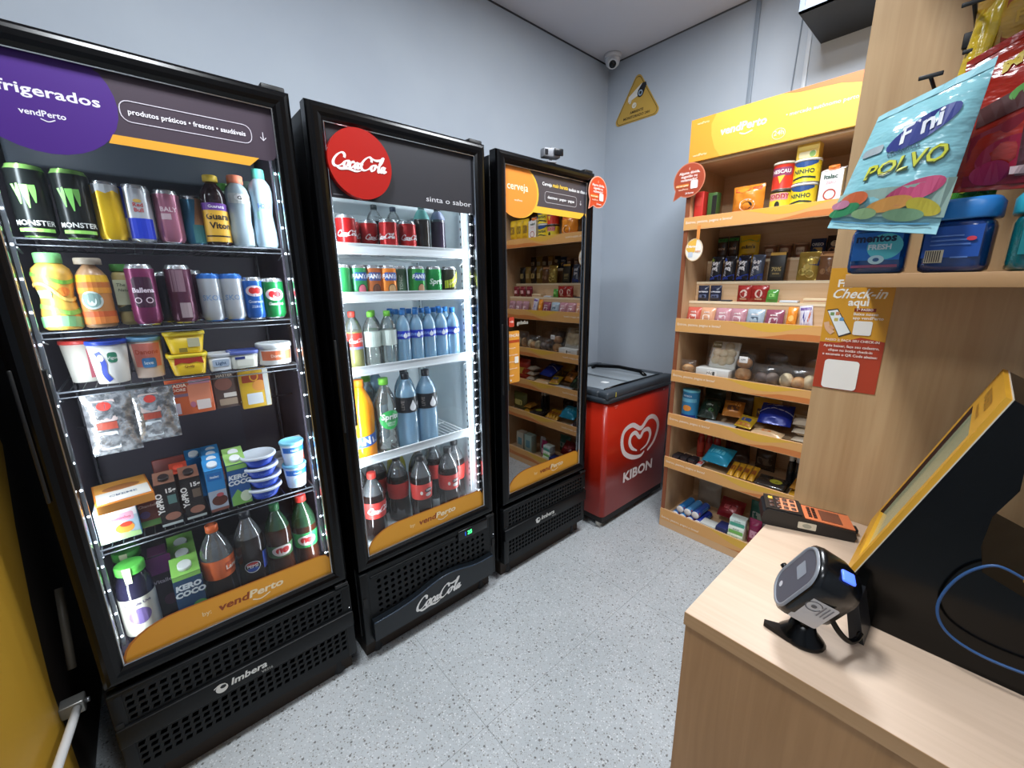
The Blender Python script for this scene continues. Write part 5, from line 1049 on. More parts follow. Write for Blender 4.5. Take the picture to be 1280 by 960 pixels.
tin(.770, 1.872, S5, .050, .097, 'e8cc2c', 'yellow milk powder tin, lower of the two stacked', ninho)
tin(.772, 1.872, S5+.0975, .050, .097, 'e8cc2c', 'yellow milk powder tin, upper of the two stacked', ninho)
box_item((.772, 1.872, S5+.195), 'small yellow and white box standing on top of the milk powder tins', .06, .082, .062, 'e8c04a', [('w', -.5, .1, .5, .5, .1, 'ece0b0'), ('e', .3, .3, .18, .2, '8ab060'), ('r', -.55, .62, .55, .85, 'f0d060')], RR, 'tea_box', top='ece0a8')
tin(.683, 1.868, S5, .043, .084, 'd8c838', 'yellow chocolate powder tin with black lid, under the red tin', [('w', -.5, .5, .5, .85, .1, 'd88a9c'), ('t', 'TODDY', 0, .58, .26, 'a8382c', .03), ('e', 0, .24, .12, .2, '28241c')], lid='2c2018')
tin(.684, 1.868, S5+.0845, .043, .116, 'c83422', 'red malt powder tin with cream lid, stacked on the yellow one', [('w', -.4, .5, .4, .8, .1, '8c3a5c'), ('t', 'NESCAU', 0, .6, .15, 'ece0dc', .03), ('p', [(-.1, .5), (.15, .52), (0, .22)], 'e8c040')], lid='dcd4bc')
tetra((.872, 1.872, S5), 'white and pink zero milk carton with orange cap, right on the top shelf', .06, .078, .150, 'e0dcda', 'e8e4e0', 'e07a34', [('t', 'Italac', -.02, .68, .13, '2a4a3c', .04), ('t', 'ZERO', 0, .54, .08, 'd8a0a8', .02), ('R', 0, .26, .15, .15, .035, 'a84438')], RR, capr=.02, sl=.7)
for k in range(3): pouch((.965+.07*k, 1.87, S5), 'yellow snack pouch, %s of three at the hidden right end of the top shelf' % ['left', 'middle', 'right'][k], .066, .16, .04, 'd8b02c', [('w', -.15, .35, .15, .7, .05, '8a6a20')], RR, seed=40+k, group='yellow pouches at the right end')
box_item((1.00, 2.02, S5), 'tall blue and white carton at the back right of the top shelf', .06, .07, .19, '9ab8d0', [('w', -.1, .3, .1, .7, .03, 'e4ecf2')], RR, 'milk_carton', cat='carton')
# step 3 (highest)
pouch((.345, 2.115, T3), 'dark brown chocolate pouch with green top, first on the highest step', .055, .13, .03, '3a2a22', [('t', 'mini', 0, .45, .14, 'cfc4b8', .02), ('r', -.2, .78, .2, .92, '2c7a3c')], RR, seed=11)
pouch((.404, 2.115, T3), 'dark brown chocolate pouch with green top, second on the highest step', .055, .13, .03, '34261e', [('t', 'mini', 0, .45, .14, 'd4cabc', .02), ('r', -.2, .80, .2, .92, '2f8040')], RR, seed=12)
pouch((.485, 2.115, T3), 'yellow peanut candy pouch with green corner and dark lettering on the highest step', .10, .128, .035, 'd8b41c', [('p', [(-.36, .72), (.0, .80), (.36, .70), (.36, .93), (-.36, .93)], '5a9a3c'), ('t', "m&m's", 0, .46, .17, '2c1c10', .03), ('t', 'amendoim', 0, .18, .10, '8a3a1a', .02)], RR, seed=13)
for k, x in enumerate((.592, .660, .730)):
    tub((x, 2.115, T3), 'small brown dessert cup, %s of three on the highest step' % ['left', 'middle', 'right'][k], .030, .024, .070, '8a6450', 'a88870', [('w', -.3, .2, .3, .7, .1, 'c4b09c'), ('t', 'doce', 0, .38, .2, '6a4434', .02)], RR, name='dessert_cup', cat='cup', group='brown dessert cups on the highest step')
pouch((.798, 2.115, T3), 'navy blue snack pouch on the highest step', .062, .085, .03, '20345c', [('w', -.2, .2, .25, .5, .05, 'b89a4c'), ('t', 'OREO', 0, .6, .18, 'c8d4e4', .03)], RR, seed=14)
pouch((.862, 2.115, T3), 'black cookie pouch at the right of the highest step', .060, .095, .03, '1e1a1c', [('e', .05, .6, .18, .14, 'c8b89c'), ('e', -.05, .3, .16, .12, '8a5a34')], RR, seed=15)
for k in range(4): pouch((.935+.066*k, 2.115, T3), 'gold-brown pouch, %s in the hidden right part of the highest step' % ordn[k], .058, .10, .03, ['a8843c', '6a4a2c', 'b09050', '4a3424'][k], [('w', -.2, .3, .2, .6, .05, 'dcd0b0')], RR, seed=20+k)
# step 2: bars leaning
for k, (x, c) in enumerate(((.372, '22242c'), (.440, '20222a'), (.510, '1c2030'), (.578, '4a5468'))):
    pouch((x, 1.995, T2), '%s blue-black wafer pack with white lettering from the left on the middle step' % ordn[k].capitalize(), .060, .132, .028, c, [('t', 'BIS', .06, .58, .26, 'e8e8ec', .06, .1, R(90)), ('t', 'Xtra', -.10, .34, .14, 'c0c4d0', .03, 0, R(90)), ('p', [(-.22, .06), (.22, .06), (.22, .28), (-.22, .14)], '2c4ab0'), ('r', -.22, .80, -.10, .93, ['8a9a3c', '3a5ab0', '3a5ab0', '8a94a8'][k])], RR, seed=30+k, tilt=R(6), metal=.2)
box_item((.666, 2.00, T2+.0012), 'black and gold chocolate bar box on the middle step', .022, .070, .135, '1a1712', [('w', -.18, .12, .18, .52, .02, '3a3424'), ('r', -.25, .90, .25, .99, 'c89c3c'), ('t', '70%', 0, .34, .16, 'b8a468', .03), ('t', 'cacau', 0, .22, .09, 'b8a468', .02)], (0, -R(5), RR), 'chocolate_box', top='c89c3c')
pouch((.800, 1.99, T2), 'gold chocolate ball pouch with navy corner on the middle step', .085, .132, .04, 'b8a050', [('p', [(-.05, .55), (.33, .50), (.33, .93), (.0, .93)], '1e3468'), ('e', -.12, .30, .13, .13, 'd8c470'), ('e', .10, .22, .13, .13, 'e0d084'), ('e', -.02, .48, .10, .10, 'c8b058'), ('t', 'Ouro', .15, .75, .10, 'e4d8a0', .02)], RR, seed=35, metal=.5, tilt=R(5))
pouch((.875, 1.99, T2), 'brown chocolate pouch with peach top beside the gold pouch', .072, .130, .04, '7a5438', [('p', [(-.28, .84), (.28, .80), (.28, .95), (-.28, .95)], 'd8a474'), ('e', -.1, .30, .09, .10, '9c7450'), ('e', .12, .36, .09, .10, '9c7450')], RR, seed=36, tilt=R(5))
for k in range(4): pouch((.945+.064*k, 1.995, T2), 'dark golden pouch, %s in the hidden right part of the middle step' % ordn[k], .060, .13, .03, ['8a6a2c', '3a2a1c', 'a08040', '2a2624'][k], [('w', -.15, .3, .15, .6, .05, 'c8b070')], RR, seed=50+k)
# step 1
for k, x in enumerate((.351, .417)): pouch((x, 1.915, T1), '%s dark navy biscuit pack on the lowest step' % ['left', 'right'][k], .058, .082, .028, '22263a', [('t', 'negresco', 0, .55, .15, 'd0d4e0', .03), ('w', -.25, .2, .25, .42, .05, '5a6484')], RR, seed=60+k)
for k, (x, W_) in enumerate(((.560, .066), (.630, .082))): pouch((x, 1.915, T1), '%s red biscuit pack with round white emblem on the lowest step' % ['narrow', 'wide'][k], W_, .082, .028, '8c2420', [('e', 0, .5, .22, .24, 'd0b4a8'), ('e', 0, .5, .12, .14, '8c2420'), ('w', -.2, .12, .2, .24, .04, 'c89a8a')], RR, seed=62+k)
pouch((.690, 1.905, T1), 'small leaning green pack beside the red ones', .05, .062, .022, '4a8a3a', [('w', -.2, .4, .2, .65, .05, '8cc06a')], (0, R(-10), RR), seed=64)
box_item((.765, 1.915, T1), 'flat silver-white packet lying on the lowest step', .04, .075, .010, 'c4ccd4', [], RR, 'candy_packet', cat='packet')
box_item((.875, 1.915, T1), 'flat cream box with thin red lines lying at the right of the lowest step', .05, .10, .022, 'd8c09a', [('r', -2.2, .4, 2.2, .55, 'b87a5a')], RR, 'candy_box')
box_item((.478, 1.91, T1), 'tiny dark packet lying between navy and red packs', .03, .05, .008, '3a3c44', [], RR, 'candy_packet', cat='packet')
for k in range(3): pouch((.975+.075*k, 1.915, T1), 'wine-red biscuit pack, %s in the hidden right part of the lowest step' % ordn[k], .065, .08, .028, '7a2430', [('w', -.2, .3, .2, .6, .05, 'd8b0b0')], RR, seed=66+k)
# front tray row
for k, (x, c, c2, l) in enumerate(((.338, 'c05a4a', 'e8d8d0', 'red small snack pack at the left end of the front row'), (.410, 'd09a78', 'ece0d4', 'salmon small snack pack, second in the front row'), (.490, 'b8848c', 'e4d4d8', 'pink small snack pack, third in the front row'), (.564, 'b07e88', 'e0d0d4', 'pink small snack pack, fourth in the front row'), (.645, '9cacb8', '4a5a6a', 'silver and blue small snack pack in the front row'), (.728, '8a4a5c', 'd0c0c4', 'mauve small snack pack in the front row'))):
    pouch((x, 1.845, S4+.03), l, .078, .085, .030, c, [('w', -.22, .18, .22, .52, .08, c2), ('t', 'snack', 0, .62, .14, 'f0e4e0', .02)], (0, -R(14), RR), seed=70+k, ny=10)
pouch((.798, 1.850, S4+.03), 'small orange gummy pack standing in the front row', .040, .100, .022, 'e08a2c', [('e', 0, .45, .12, .14, 'f0b860')], (0, -R(12), RR), seed=77)
pouch((.862, 1.850, S4+.03), 'white, violet and red striped candy pack leaning in the front row', .050, .108, .022, 'd4d0dc', [('p', [(-.2, .1), (-.08, .1), (.1, .9), (-.02, .9)], '3a3a8a'), ('p', [(.0, .1), (.08, .1), (.2, .7), (.2, .9)], 'c06a4c'), ('r', -.2, .80, .2, .92, '5a3a7c')], (R(8), -R(10), RR), seed=78)
for k in range(3): pouch((.96+.078*k, 1.848, S4+.03), 'pink snack pack, %s in the hidden right part of the front row' % ordn[k], .07, .085, .03, 'a87c86', [('w', -.2, .2, .2, .5, .05, 'e0d0d4')], (0, -R(12), RR), seed=80+k)
# bread shelf
BREAD = Mnoise('bread_crust', 'b8824a', 'd8b080', 30, .7, .4); CREAM = Mnoise('pale_bread', 'd4bc94', 'e8d8b4', 30, .7, .4); BUN = Mnoise('bun_crust', 'b07a4c', 'c8986a', 22, .55, .3)
def bread_bag(loc, label, W, D, H, lumps, rot=RR, name='bread_bag'):
    t = thing(name, label, 'bread bag', loc, rot)
    for k, (x, y, z, rx, ry, rz, m) in enumerate(lumps):
        b = MB(); bm = bmesh.new(); bmesh.ops.create_uvsphere(bm, u_segments=14, v_segments=9, radius=1)
        for v in bm.verts: v.co = Vector((x+v.co.x*rx, y+v.co.y*ry, z+max(v.co.z, -.75)*rz))
        b.bm(bm, m, True); b.build('bread_roll', t)
    b = MB(); fn = pouch_fn(W, H, D, int(W*1e4)+len(lumps), None, .5, .02); n = 12
    for side in (1, -1):
        vs = [fn(W*(i/n-.5), H*j/n, 0, side) for j in range(n+1) for i in range(n+1)]
        b.add(vs, [(j*(n+1)+i, j*(n+1)+i+1, (j+1)*(n+1)+i+1, (j+1)*(n+1)+i) for j in range(n) for i in range(n)], SHRINK, True)
    b.build('clear_bag', t); return t
t = thing('cheese_slice_tray', 'clear tray of round pale cheese rolls leaning up on the bread shelf', 'food tray', (.500, 1.875, S3+.045), (0, -R(22), RR))
b = MB(); b.box(-.016, -.070, 0, 0, .070, .150, M('d8d8d0', .4), .008); b.build('tray', t)
for (u, v) in ((-.035, .045), (.0, .040), (.035, .050), (-.035, .085), (0, .08), (.036, .088), (.02, .12)):
    b = MB(); bm = bmesh.new(); bmesh.ops.create_uvsphere(bm, u_segments=12, v_segments=8, radius=1)
    for q in bm.verts: q.co = Vector((.004+q.co.x*.016, u+q.co.y*.026, v+q.co.z*.024))
    b.bm(bm, CREAM, True); b.build('cheese_roll', t)
b = MB(); b.box(.0215, -.066, .004, .0222, .066, .146, SHRINK); b.build('film', t)
P = Print(FX(.0226)); P.rrect(-.060, .105, -.015, .138, .003, '7a6a48'); P.text('R$ 9,90', -.038, .118, .009, 'e8e0c8', .02); P.build('price_label', t)
t = box_item((.480, 1.857, S3), 'white sandwich box with black printed square, lying on the bread shelf', .09, .17, .045, 'c8c8c4', [('w', -.5, .2, .6, .85, .05, 'e0e0dc'), ('r', .1, .3, .35, .75, '3a3a3a'), ('t', 'PÃO', -.2, .4, .3, '4a4a4a', .02)], RR, 'sandwich_box', top='d4d4d0')
bread_bag((.620, 1.860, S3), 'bag with a brown bun and white label beside the cheese tray', .10, .08, .14, [(0, 0, .035, .032, .040, .034, BREAD), (-.004, .0, .092, .028, .038, .030, BUN)])
t = box_item((.628, 1.815, S3+.10), 'small white price card stuck on the bun bag', .002, .04, .032, 'e4e0dc', [('t', '6,99', 0, .4, .3, '4a4a4a', .02)], RR, 'price_card', cat='price tag')
bread_bag((.335, 1.850, S3), 'small bag with one golden roll at the left end of the bread shelf', .085, .06, .075, [(0, 0, .026, .026, .036, .025, BREAD)])
bread_bag((.728, 1.855, S3), 'crinkled clear bag of dark bread slices in the middle of the bread shelf', .13, .08, .10, [(0, -.02, .030, .028, .034, .028, M('5a4a44', .6)), (0, .028, .034, .026, .03, .03, M('7a6a60', .6))])
bread_bag((.860, 1.855, S3), 'clear bag with three pale rolls near the panel', .15, .09, .11, [(0, -.045, .035, .030, .030, .036, CREAM), (0, .005, .030, .032, .030, .030, BREAD), (-.01, .045, .036, .030, .026, .036, CREAM)])
bread_bag((.740, 2.02, S3), 'dark crinkled bag at the back of the bread shelf', .16, .10, .16, [(0, 0, .05, .04, .06, .05, M('4a3a30', .6)), (0, -.02, .11, .03, .05, .03, M('6a5040', .6))])
bread_bag((.560, 2.03, S3), 'clear bag with dark loaf behind the cheese tray', .14, .10, .17, [(0, 0, .06, .04, .05, .06, M('3c302a', .6))])
bread_bag((1.02, 1.87, S3), 'clear bag of rolls at the hidden right end of the bread shelf', .16, .09, .13, [(0, -.04, .04, .034, .034, .04, BREAD), (0, .04, .04, .034, .034, .04, CREAM)])
# shelf with snacks (S2)
t = tin(.355, 1.875, S2, .046, .175, '2a7aa8', 'tall blue canister with orange fish-like picture at the left of the snack shelf', [('r', -.3, .62, .3, .74, '6ab0cc'), ('e', 0, .42, .14, .10, 'd88a3c'), ('r', -.3, .04, .3, .20, '1c3a8a'), ('t', 'PETISCO', 0, .80, .06, 'dcecf2', .02)], name='snack_canister', lid='6cc0d8', cat='canister')
def lying(loc, label, W, H, T, col, a, rz, seed, name='snack_bag', metal=.1, pitch=80, **k):
    return pouch(loc, label, W, H, T, col, a, (0, -R(pitch), RR+rz), name=name, seed=seed, metal=metal, **k)
lying((.456, 1.860, S2+.030), 'dark green and black crisp bag beside the blue canister', .10, .15, .05, '1e2c22', [('t', 'chips', 0, .5, .1, 'a8b0a8', .02), ('e', .1, .3, .1, .08, '3a6a3c')], .1, 90, pitch=50)
t = box_item((.540, 1.848, S2), 'flat clear-lidded grey tray lying at the shelf front', .07, .16, .022, '4a4c4e', [], RR, 'food_tray', top='b4b8ba', cat='tray')
lying((.566, 1.925, S2+.050), 'golden-orange biscuit bag on the snack shelf', .10, .10, .045, 'b8742c', [('w', -.3, .3, .3, .6, .06, '5a3420'), ('e', .2, .7, .15, .12, 'd8a050')], .2, 91, pitch=45)
lying((.648, 1.850, S2+.028), 'yellow and blue biscuit bag lying in front of the golden one', .085, .09, .035, 'c8a42c', [('w', -.25, .4, .3, .65, .05, '2c4a8c'), ('r', -.4, .1, .4, .25, 'b86a2c')], -.15, 92, pitch=60)
pouch((.690, 2.07, S2+.001), 'yellow and brown crinkled snack bag standing at the back', .14, .15, .06, 'b88a1c', [('w', -.28, .3, .3, .62, .05, '4a2c1a'), ('t', 'BACON', 0, .42, .12, 'e8c44c', .03)], RR, seed=93)
pouch((.560, 2.11, S2), 'dark bag at the very back of the snack shelf', .15, .17, .06, '4a3a28', (), RR, seed=94)
lying((.778, 1.890, S2+.066), 'royal blue crisp bag with white stripe lying across the snack shelf', .145, .15, .055, '1a3098', [('s', [(-.5, .5), (-.1, .62), (.5, .5)], .04, 'b8c4e4'), ('t', 'Ruffles', 0, .75, .10, 'c8d4f0', .03)], .15, 95, pitch=60)
lying((.765, 1.830, S2+.020), 'cream and orange biscuit bag at the front of the snack shelf', .14, .055, .028, 'd0b088', [('w', -.5, .3, .3, .6, .05, 'c8783c')], -.1, 96, pitch=75)
for k in range(3): pouch((.912, 1.850, S2+.022+.041*k), 'beige cotton-like pack, %s of a stack beside the panel' % ['bottom', 'middle', 'top'][k], .085, .09, .033, 'c8bca8', (), (0, -R(86), RR+.1*k), seed=97+k, name='pack_of_pasta', group='beige packs beside the panel')
pouch((1.03, 1.90, S2), 'red crisp bag at the hidden right end of the snack shelf', .16, .17, .06, 'a83424', [('w', -.3, .3, .3, .6, .05, 'd8b040')], RR, seed=101)
# shelf S1
for k, x in enumerate((.372, .415, .458)):
    bottle((x, 2.03+.012*k, S1), '%s red sauce bottle at the back left' % ['first', 'second', 'third'][k], 'jug', .020, .165, M(['a82a20', '8a2420', 'b0302a'][k], .2), ['c83a30', 'c83a30', '3a2020'][k], None, .8, (.2, .6, ['c84a3c', 'a83a30', '6a2420'][k]), rot=RR, name='sauce_bottle')
for k in range(3): box_item((.322+.044*k, 1.850+.006*k, S1), '%s black box of sweets at the left front' % ['first', 'second', 'third'][k], .07, .040, .048, '1c1a1e', [('r', -.3, .5, .3, .9, '4a3a3c')], RR, 'sweets_box', top='241f24', group='small black boxes')
lying((.449, 1.832, S1+.018), 'thin white and red sachet lying left of the turquoise bag', .030, .10, .016, 'b8b4b4', [('w', -.12, .2, .12, .45, .03, 'c83a34')], 0, 110, pitch=78, nx=6)
lying((.525, 1.862, S1+.052), 'bright turquoise puffy bag on the lower rack shelf', .14, .13, .080, '2aa0c8', [('w', -.3, .35, .3, .6, .06, '5cc0dc')], -.05, 111, pitch=60, name='wipes_bag')
lying((.600, 2.03, S1+.034), 'dark brown sachet behind the turquoise bag', .10, .13, .05, '3a2c28', (), .4, 112, pitch=50)
for k in range(4): lying((.618+.0335*k, 1.842+.003*k, S1+.020), '%s yellow noodle pack in the slanted row' % ordn[k], .030, .11, .026, 'd09a2c', [('w', -.1, .35, .1, .65, .03, '8a4a1c')], .0, 113+k, pitch=66, group='yellow packs in a slanted row', nx=6, ny=8, name='noodle_pack')
t = thing('sushi_tray', 'black tray with clear lid and round yellow sticker', 'food tray', (.812, 1.876, S1+.006), (0, R(4), RR+.04))
b = MB(); b.box(-.062, -.070, 0, .062, .070, .024, M('161618', .3), .006); b.build('base', t)
b = MB(); b.box(-.058, -.066, .0242, .058, .066, .040, glassy('tray_lid', 'b8b8b8', .06, .08, ('3a3634', .55)), .006); b.build('clear_lid', t)
P = Print(FZ(.0402)); P.ell(-.004, .018, .024, .028, 'b4b43a'); P.text('R$', .0, .018, .012, '6a6a20', .02); P.build('yellow_sticker', t)
for k in range(4): bottle((.860+.031*(k % 2), 1.985+.031*(k//2), S1), '%s small dark bottle with white cap, near the panel' % ['front left', 'front right', 'rear left', 'rear right'][k], 'jug', .0145, .17, M('2a2420', .2), 'e0e0dc', None, .8, (.1, .5, '1c1c20'), rot=RR, name='flavour_bottle', group='small dark bottles with white caps')
for k in range(2): lying((.938, 1.840+.004*k, S1+.018+.034*k), '%s yellow-brown noodle pack at the right end' % ['lower', 'upper'][k], .08, .10, .026, ['c89428', 'a8742c'][k], [('w', -.3, .4, .3, .6, .05, '7a4a1c')], 0, 120+k, pitch=80)
pouch((1.07, 1.90, S1), 'green and brown bag at the hidden right end of the lower shelf', .16, .15, .06, '5a5a2c', [('w', -.3, .3, .3, .6, .05, 'c8c070')], RR, seed=123)
# bottom shelf
def roll(x, y, z, label, c, rz, L=.16, r=.022):
    t = thing('toilet_roll_pack', label, 'cleaning roll', (x, y, z), (0, 0, rz), 'stacked blue-wrapped rolls'); b = MB(); m = M(c, .35)
    b.lathe([(r*.35, -L/2), (r*.95, -L/2+.001), (r, -L/2+.005), (r, L/2-.005), (r*.95, L/2-.001), (r*.35, L/2)], m, 16, mats=[M('d8d4d0', .5), M('d8d4d0', .5), m, M('d8d4d0', .5), M('d8d4d0', .5)])
    for k in range(len(b.v)): x_, y_, z_ = b.v[k]; b.v[k] = (z_, y_, x_+r)
    b.build('wrapper', t)
    P = Print(lambda u, v, h: (u, -(r+h)*math.cos(v/r), r+(r+h)*math.sin(v/r)), 0); P.rect(-L/2+.006, -.004, -L/2+.03, .028, 'dcd8d6'); P.ell(-L/2+.018, .012, .006, .006, 'b84038'); P.rect(-.02, .0, .05, .014, '5a9ad0'); P.build('printed_label', t)
    return t
for k in range(4):
    roll(.350+.046*k, 1.893, S0+.001, 'blue-wrapped roll, %s from the left in the lower layer' % ordn[k], ['2868a8', '3a80bc', '2c4a9c', '24389c'][k], RR+math.pi)
for k in range(3):
    roll(.373+.046*k, 1.905, S0+.0405, 'blue-wrapped roll, %s from the left in the upper layer' % ordn[k], ['2a74b4', '4a8cc4', '2c50a4'][k], RR+math.pi)
lying((.600, 1.96, S0+.05), 'dark red hexagonal pack behind the rolls', .13, .12, .06, '7a1c24', [('w', -.3, .4, .3, .6, .05, 'b84a50')], 0, 130, pitch=40)
box_item((.545, 1.845, S0), 'white and teal tissue box on the bottom shelf', .07, .085, .045, 'c8d0cc', [('w', -.6, .2, .5, .7, .05, '3a8aa0')], RR, 'tissue_box', top='d0d4d0')
box_item((.620, 1.850, S0), 'navy blue soap box beside the green boxes', .08, .058, .062, '1c2450', [('w', -.3, .3, .3, .7, .05, '3c4a8c')], RR, 'soap_box', top='263064')
for k, (c, c2) in enumerate((('8cc04c', 'dce8cc'), ('7cc060', 'e4ece0'), ('4aa48c', 'cfe0dc'))):
    box_item((.690, 1.850+.004*k, S0+.0455*k), '%s of three green and white soap boxes in a stack' % ['bottom', 'middle', 'top'][k], .06, .078, .045, c2, [('w', -.8, .15, .8, .6, .1, c), ('t', 'SUAVE', 0, .66, .2, '3a7a5a', .02)], RR+.05*k, 'soap_box', top=c2, group='stacked green soap boxes')
pouch((.765, 1.885, S0), 'magenta and white upright pack, right of the green boxes', .06, .15, .05, '8c2450', [('w', -.12, .3, .12, .6, .04, 'd8a0b8')], RR, seed=131)
pouch((.815, 1.92, S0), 'grey patterned pack beside the magenta one', .06, .16, .05, '8a8484', (), RR, seed=132)
for k in range(2): box_item((.93+.10*k, 1.88, S0), '%s pale detergent box at the hidden right end of the bottom shelf' % ['first', 'second'][k], .06, .085, .16, ['9ab0a8', 'b8b0a0'][k], [('w', -.15, .3, .15, .7, .04, '5a8a9a')], RR, 'detergent_box')

# back rows that fill the deeper part of the shelves
pouch((.395, 2.11, S2), 'black and green crisp bag standing behind the blue canister', .12, .16, .05, '24301f', [('w', -.25, .3, .25, .55, .05, '7a8a3c')], RR, seed=301)
pouch((.850, 2.11, S2), 'light brown crinkled bag at the back of the snack shelf near the panel', .13, .15, .05, 'a88a5c', [('w', -.28, .3, .28, .6, .05, 'd8c8a0')], RR, seed=302)
pouch((.520, 2.14, S1), 'dark wine-red packet at the back behind the turquoise bag', .09, .16, .035, '5a1c20', (), RR, seed=303)
pouch((.710, 2.10, S1), 'dark brown packet at the back behind the yellow noodle packs', .10, .13, .05, '3e3026', [('w', -.3, .3, .3, .6, .05, '6a5a4c')], RR, seed=304)
pouch((.420, 2.12, S0), 'pale grey pack at the back of the bottom shelf behind the rolls', .14, .16, .05, 'a09a92', (), RR, seed=305)
pouch((.730, 2.10, S0), 'teal wrapped pack at the back of the bottom shelf', .12, .15, .05, '3c8078', [('w', -.3, .3, .3, .6, .05, 'c8dcd8')], RR, seed=306)
bread_bag((.415, 2.06, S3), 'clear bag with a golden loaf at the back left of the bread shelf', .15, .10, .15, [(0, 0, .055, .042, .060, .056, BREAD)])
bread_bag((.890, 2.06, S3), 'clear bag with a brown loaf at the back right of the bread shelf', .15, .10, .16, [(0, 0, .060, .042, .060, .062, BUN)])

# ================================================================== CANDY BAGS, HOOKS AND GUM ON THE PANEL
LZ = 1.4812
def gum(x, y, label, body, cap, a, rz=RR, tq=None):
    t = thing('gum_bottle', label, 'gum bottle', (x, y, LZ), rz); sq = (1.0, 1.30, 4)
    b = MB(); b.lathe([(.020, 0), (.0245, .003), (.0255, .010), (.0255, .056), (.024, .062), (.021, .066)], glassy('gum_'+body, body, .02, .06, (body, .42)), 28, sq=sq); b.build('body', t)
    rd = random.Random(int(x*1000)); gm = M('c4ccd4', .5)
    for k in range(9):
        b = MB(); bm = bmesh.new(); bmesh.ops.create_uvsphere(bm, u_segments=8, v_segments=6, radius=1)
        for v in bm.verts: v.co = Vector((.010+rd.uniform(-.003, .003)+v.co.x*.008, -.022+.011*(k % 5)+v.co.y*.008, .009+.013*(k//5)+v.co.z*.006))
        b.bm(bm, gm, True); b.build('gum_piece', t)
    c = MB(); cm = M(cap, .35); c.lathe([(.026, .066), (.027, .068), (.027, .086), (.024, .0915), (.0, .0915)], cm, 28, sq=sq); c.build('flip_lid', t)
    P = Print(FX(.0263)); P.rect(-.027, .019, .027, .058, tq or body); art(P, .09, a); P.build('printed_label', t)
    return t
gum(1.272, .428, 'blue fresh-mint gum bottle at the left end of the candy ledge, partly under the bag', '1868b8', '2a80c8', [('e', .10, .42, .22, .20, '58c0c8'), ('t', 'mentos', -.02, .50, .14, '0c1a3c', .04), ('t', 'FRESH', .04, .38, .09, 'e8f2f4', .04), ('e', .02, .22, .10, .07, 'b8dce4'), ('e', .02, .22, .04, .03, '2a5a8a'), ('r', -.29, .10, .29, .14, '8a4a6a')])
gum(1.352, .418, 'blue gum bottle turned to its barcode side in the middle of the candy ledge', '1c4c9c', '2a78bc', [('r', -.26, .14, -.06, .32, 'd4c8a8')]+[('r', -.25+.025*k, .15, -.238+.025*k, .31, '3a2a2a') for k in range(7)]+[('r', -.22, .38, .2, .40, '5a7ab8'), ('r', -.22, .44, .2, .46, '5a7ab8'), ('r', -.22, .50, .12, .52, '5a7ab8'), ('e', .2, .46, .05, .03, 'c83a4a'), ('r', .02, .2, .2, .22, '5a7ab8')], RR-.15)
gum(1.430, .405, 'teal pure-mint gum bottle at the right edge on the candy ledge', '107a80', '2a9ab0', [('t', 'mentos', 0, .50, .15, '0c1c3c', .04), ('t', 'PURE', .0, .36, .12, '9ce0b8', .05), ('t', 'FRESH', .05, .24, .07, 'd0ece4', .04)], RR+.1)
def hook(x, z, L, label):
    t = thing('display_hook', label, 'hook', (x, .55, z)); b = MB()
    b.box(-.014, -.004, -.010, .014, 0, .010, BLACKM, .001); b.build('mounting_plate', t)
    b = MB(); b.tube([(0, -.003, 0), (0, -L, 0)], .0022, BLACKM, 8); b.build('prong', t)
    b = MB(); b.box(-.011, -L-.003, -.0025, .012, -L, .0025, BLACKM, .001); b.build('stop_bar', t); return t
hook(1.296, 1.722, .166, 'lowest black display hook, carrying the light blue candy bag')
hook(1.326, 1.760, .10, 'middle black display hook above the blue candy bag')
hook(1.318, 1.808, .12, 'upper black display hook beside the yellow bag')
hook(1.46, 1.83, .15, 'rightmost black display hook holding the red candy bag')
V = Vector
def film(col, rough):
    k = 'film_'+col
    if k in _M: return _M[k]
    m = Mnoise(k, col, col, 22, rough, .9, (1, 1, 2.2), 3); b_ = m.node_tree.nodes['Principled BSDF']; b_.inputs['Coat Weight'].default_value = .8; b_.inputs['Coat Roughness'].default_value = .08
    for n_ in m.node_tree.nodes:
        if n_.type == 'BUMP': n_.inputs['Distance'].default_value = .006
    return m
def hung(corners, label, T, col, a, seed, **k):
    k['mat'] = film(col, k.pop('rough', .2))
    c = [V(p) for p in corners]; W = ((c[1]-c[0]).length+(c[2]-c[3]).length)/2; H = ((c[3]-c[0]).length+(c[2]-c[1]).length)/2
    return pouch((0, 0, 0), label, W, H, T, col, a, 0, seed=seed, corners=c, cat='candy bag', name='candy_bag', nx=18, ny=18, **k)
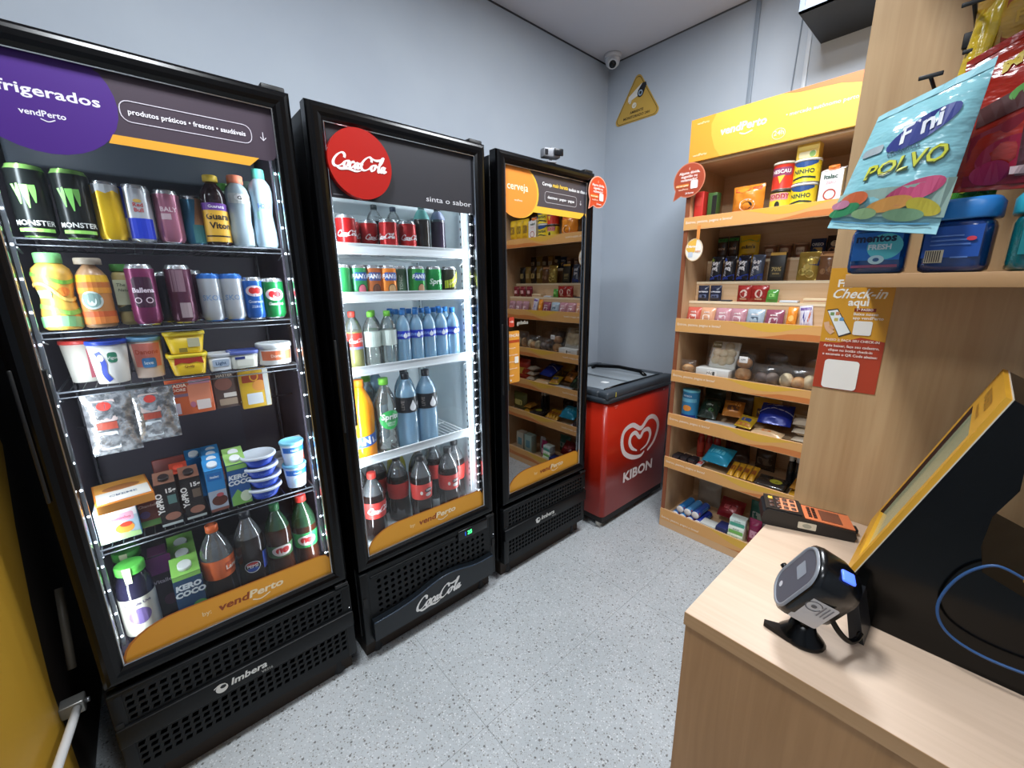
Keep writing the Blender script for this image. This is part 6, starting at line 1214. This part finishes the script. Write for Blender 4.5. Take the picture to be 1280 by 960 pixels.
hung([(1.216, .372, 1.548), (1.334, .365, 1.528), (1.352, .385, 1.724), (1.250, .392, 1.690)], 'light blue gummy candy bag hanging from the lowest hook', .030, '8cc4cc',
     [('e', .05, .69, .21, .085, '1c2c7c', .42), ('t', 'Fini', .05, .650, .15, 'e8eaf0', .02, .15, R(16)), ('t', 'Gelatinas', -.02, .555, .045, '3a5a70', .02, 0, R(6)), ('w', -.30, .60, -.17, .67, .02, '9aa4a8'), ('t', 'POLVO', .024, .415, .125, '3a4a20', .045, .15, R(7)), ('t', 'POLVO', .02, .422, .125, 'cfd03c', .015, .15, R(7)),
      ('p', [(-.34, .10), (.34, .10), (.34, .34), (.1, .30), (-.34, .30)], '9ab4a8'), ('e', .14, .26, .17, .07, 'c04a70', .4), ('e', .02, .18, .14, .05, 'd89a50', .2), ('e', .22, .16, .10, .05, 'c8b840', -.3), ('e', -.22, .24, .09, .06, 'c06038'), ('e', -.26, .15, .10, .05, '3a8a5c', .4), ('e', -.12, .12, .08, .04, '9cc08c'), ('e', .12, .11, .12, .04, '8ab48c'), ('e', -.30, .20, .06, .04, 'b87890'), ('s', [(-.32, .06), (-.1, .05), (.28, .06)], .010, '4a8cae')], 201, rough=.16, edge='a4d8e0')
hung([(1.330, .428, 1.585), (1.470, .420, 1.575), (1.500, .436, 1.82), (1.322, .442, 1.745)], 'large red candy bag with yellow lettering hanging behind the blue one', .040, 'a8281c',
     [('t', 'MORANGO', .0, .80, .085, 'd8b82c', .06, .2, R(14)), ('t', 'morangos', .05, .735, .04, 'e0c8b8', .02, 0, R(14)), ('p', [(-.32, .55), (.1, .66), (.33, .60), (.33, .46), (.1, .50), (-.32, .42)], '4a1a18'), ('e', -.12, .56, .08, .05, '5a9a44'), ('e', .02, .58, .07, .05, 'c86a60'), ('e', .2, .56, .1, .05, 'c8a0a0'), ('p', [(-.33, .03), (.33, .03), (.33, .40), (0, .46), (-.33, .36)], '8a1428'), ('e', -.15, .2, .14, .10, 'a01c3c', .3), ('e', .12, .25, .14, .12, '700f20', -.3), ('e', -.2, .1, .10, .07, 'b02450')], 202, rough=.2)
hung([(1.310, .455, 1.700), (1.334, .450, 1.700), (1.352, .455, 1.845), (1.322, .458, 1.80)], 'narrow yellow bag edge hanging left of the red candy bag', .016, 'd8b428', [], 203)
hung([(1.322, .462, 1.745), (1.44, .458, 1.765), (1.45, .462, 1.95), (1.315, .465, 1.93)], 'orange-yellow candy bag at the top, behind the red one', .030, 'c8962a', [('w', -.2, .06, .2, .32, .03, 'a84a20'), ('t', 'FRUTAS', 0, .15, .07, 'd8a83c', .04)], 204)
hung([(1.336, .465, 1.575), (1.372, .462, 1.572), (1.374, .465, 1.635), (1.346, .467, 1.640)], 'narrow green candy bag with a blue emblem above the gum bottles', .014, '2c7a2c', [('e', 0, .66, .22, .14, '2a3a8c', .6), ('t', 'Fini', 0, .62, .16, 'e0e4ec', .05, 0, R(40)), ('t', 'POLVO', 0, .22, .18, 'd0d040', .05, .1, R(10)), ('p', [(-.3, .05), (.3, .05), (.3, .4), (-.3, .3)], '4a9a30')], 205)
hung([(1.388, .385, 1.590), (1.45, .380, 1.585), (1.46, .385, 1.650), (1.385, .387, 1.655)], 'small clear bag of dark sweets at the right edge', .018, '4a2a30', [('e', -.1, .5, .3, .2, '2c1418'), ('e', .3, .3, .25, .15, '3a1c22'), ('r', -.6, .03, .6, .16, 'b8a0a4')], 206)
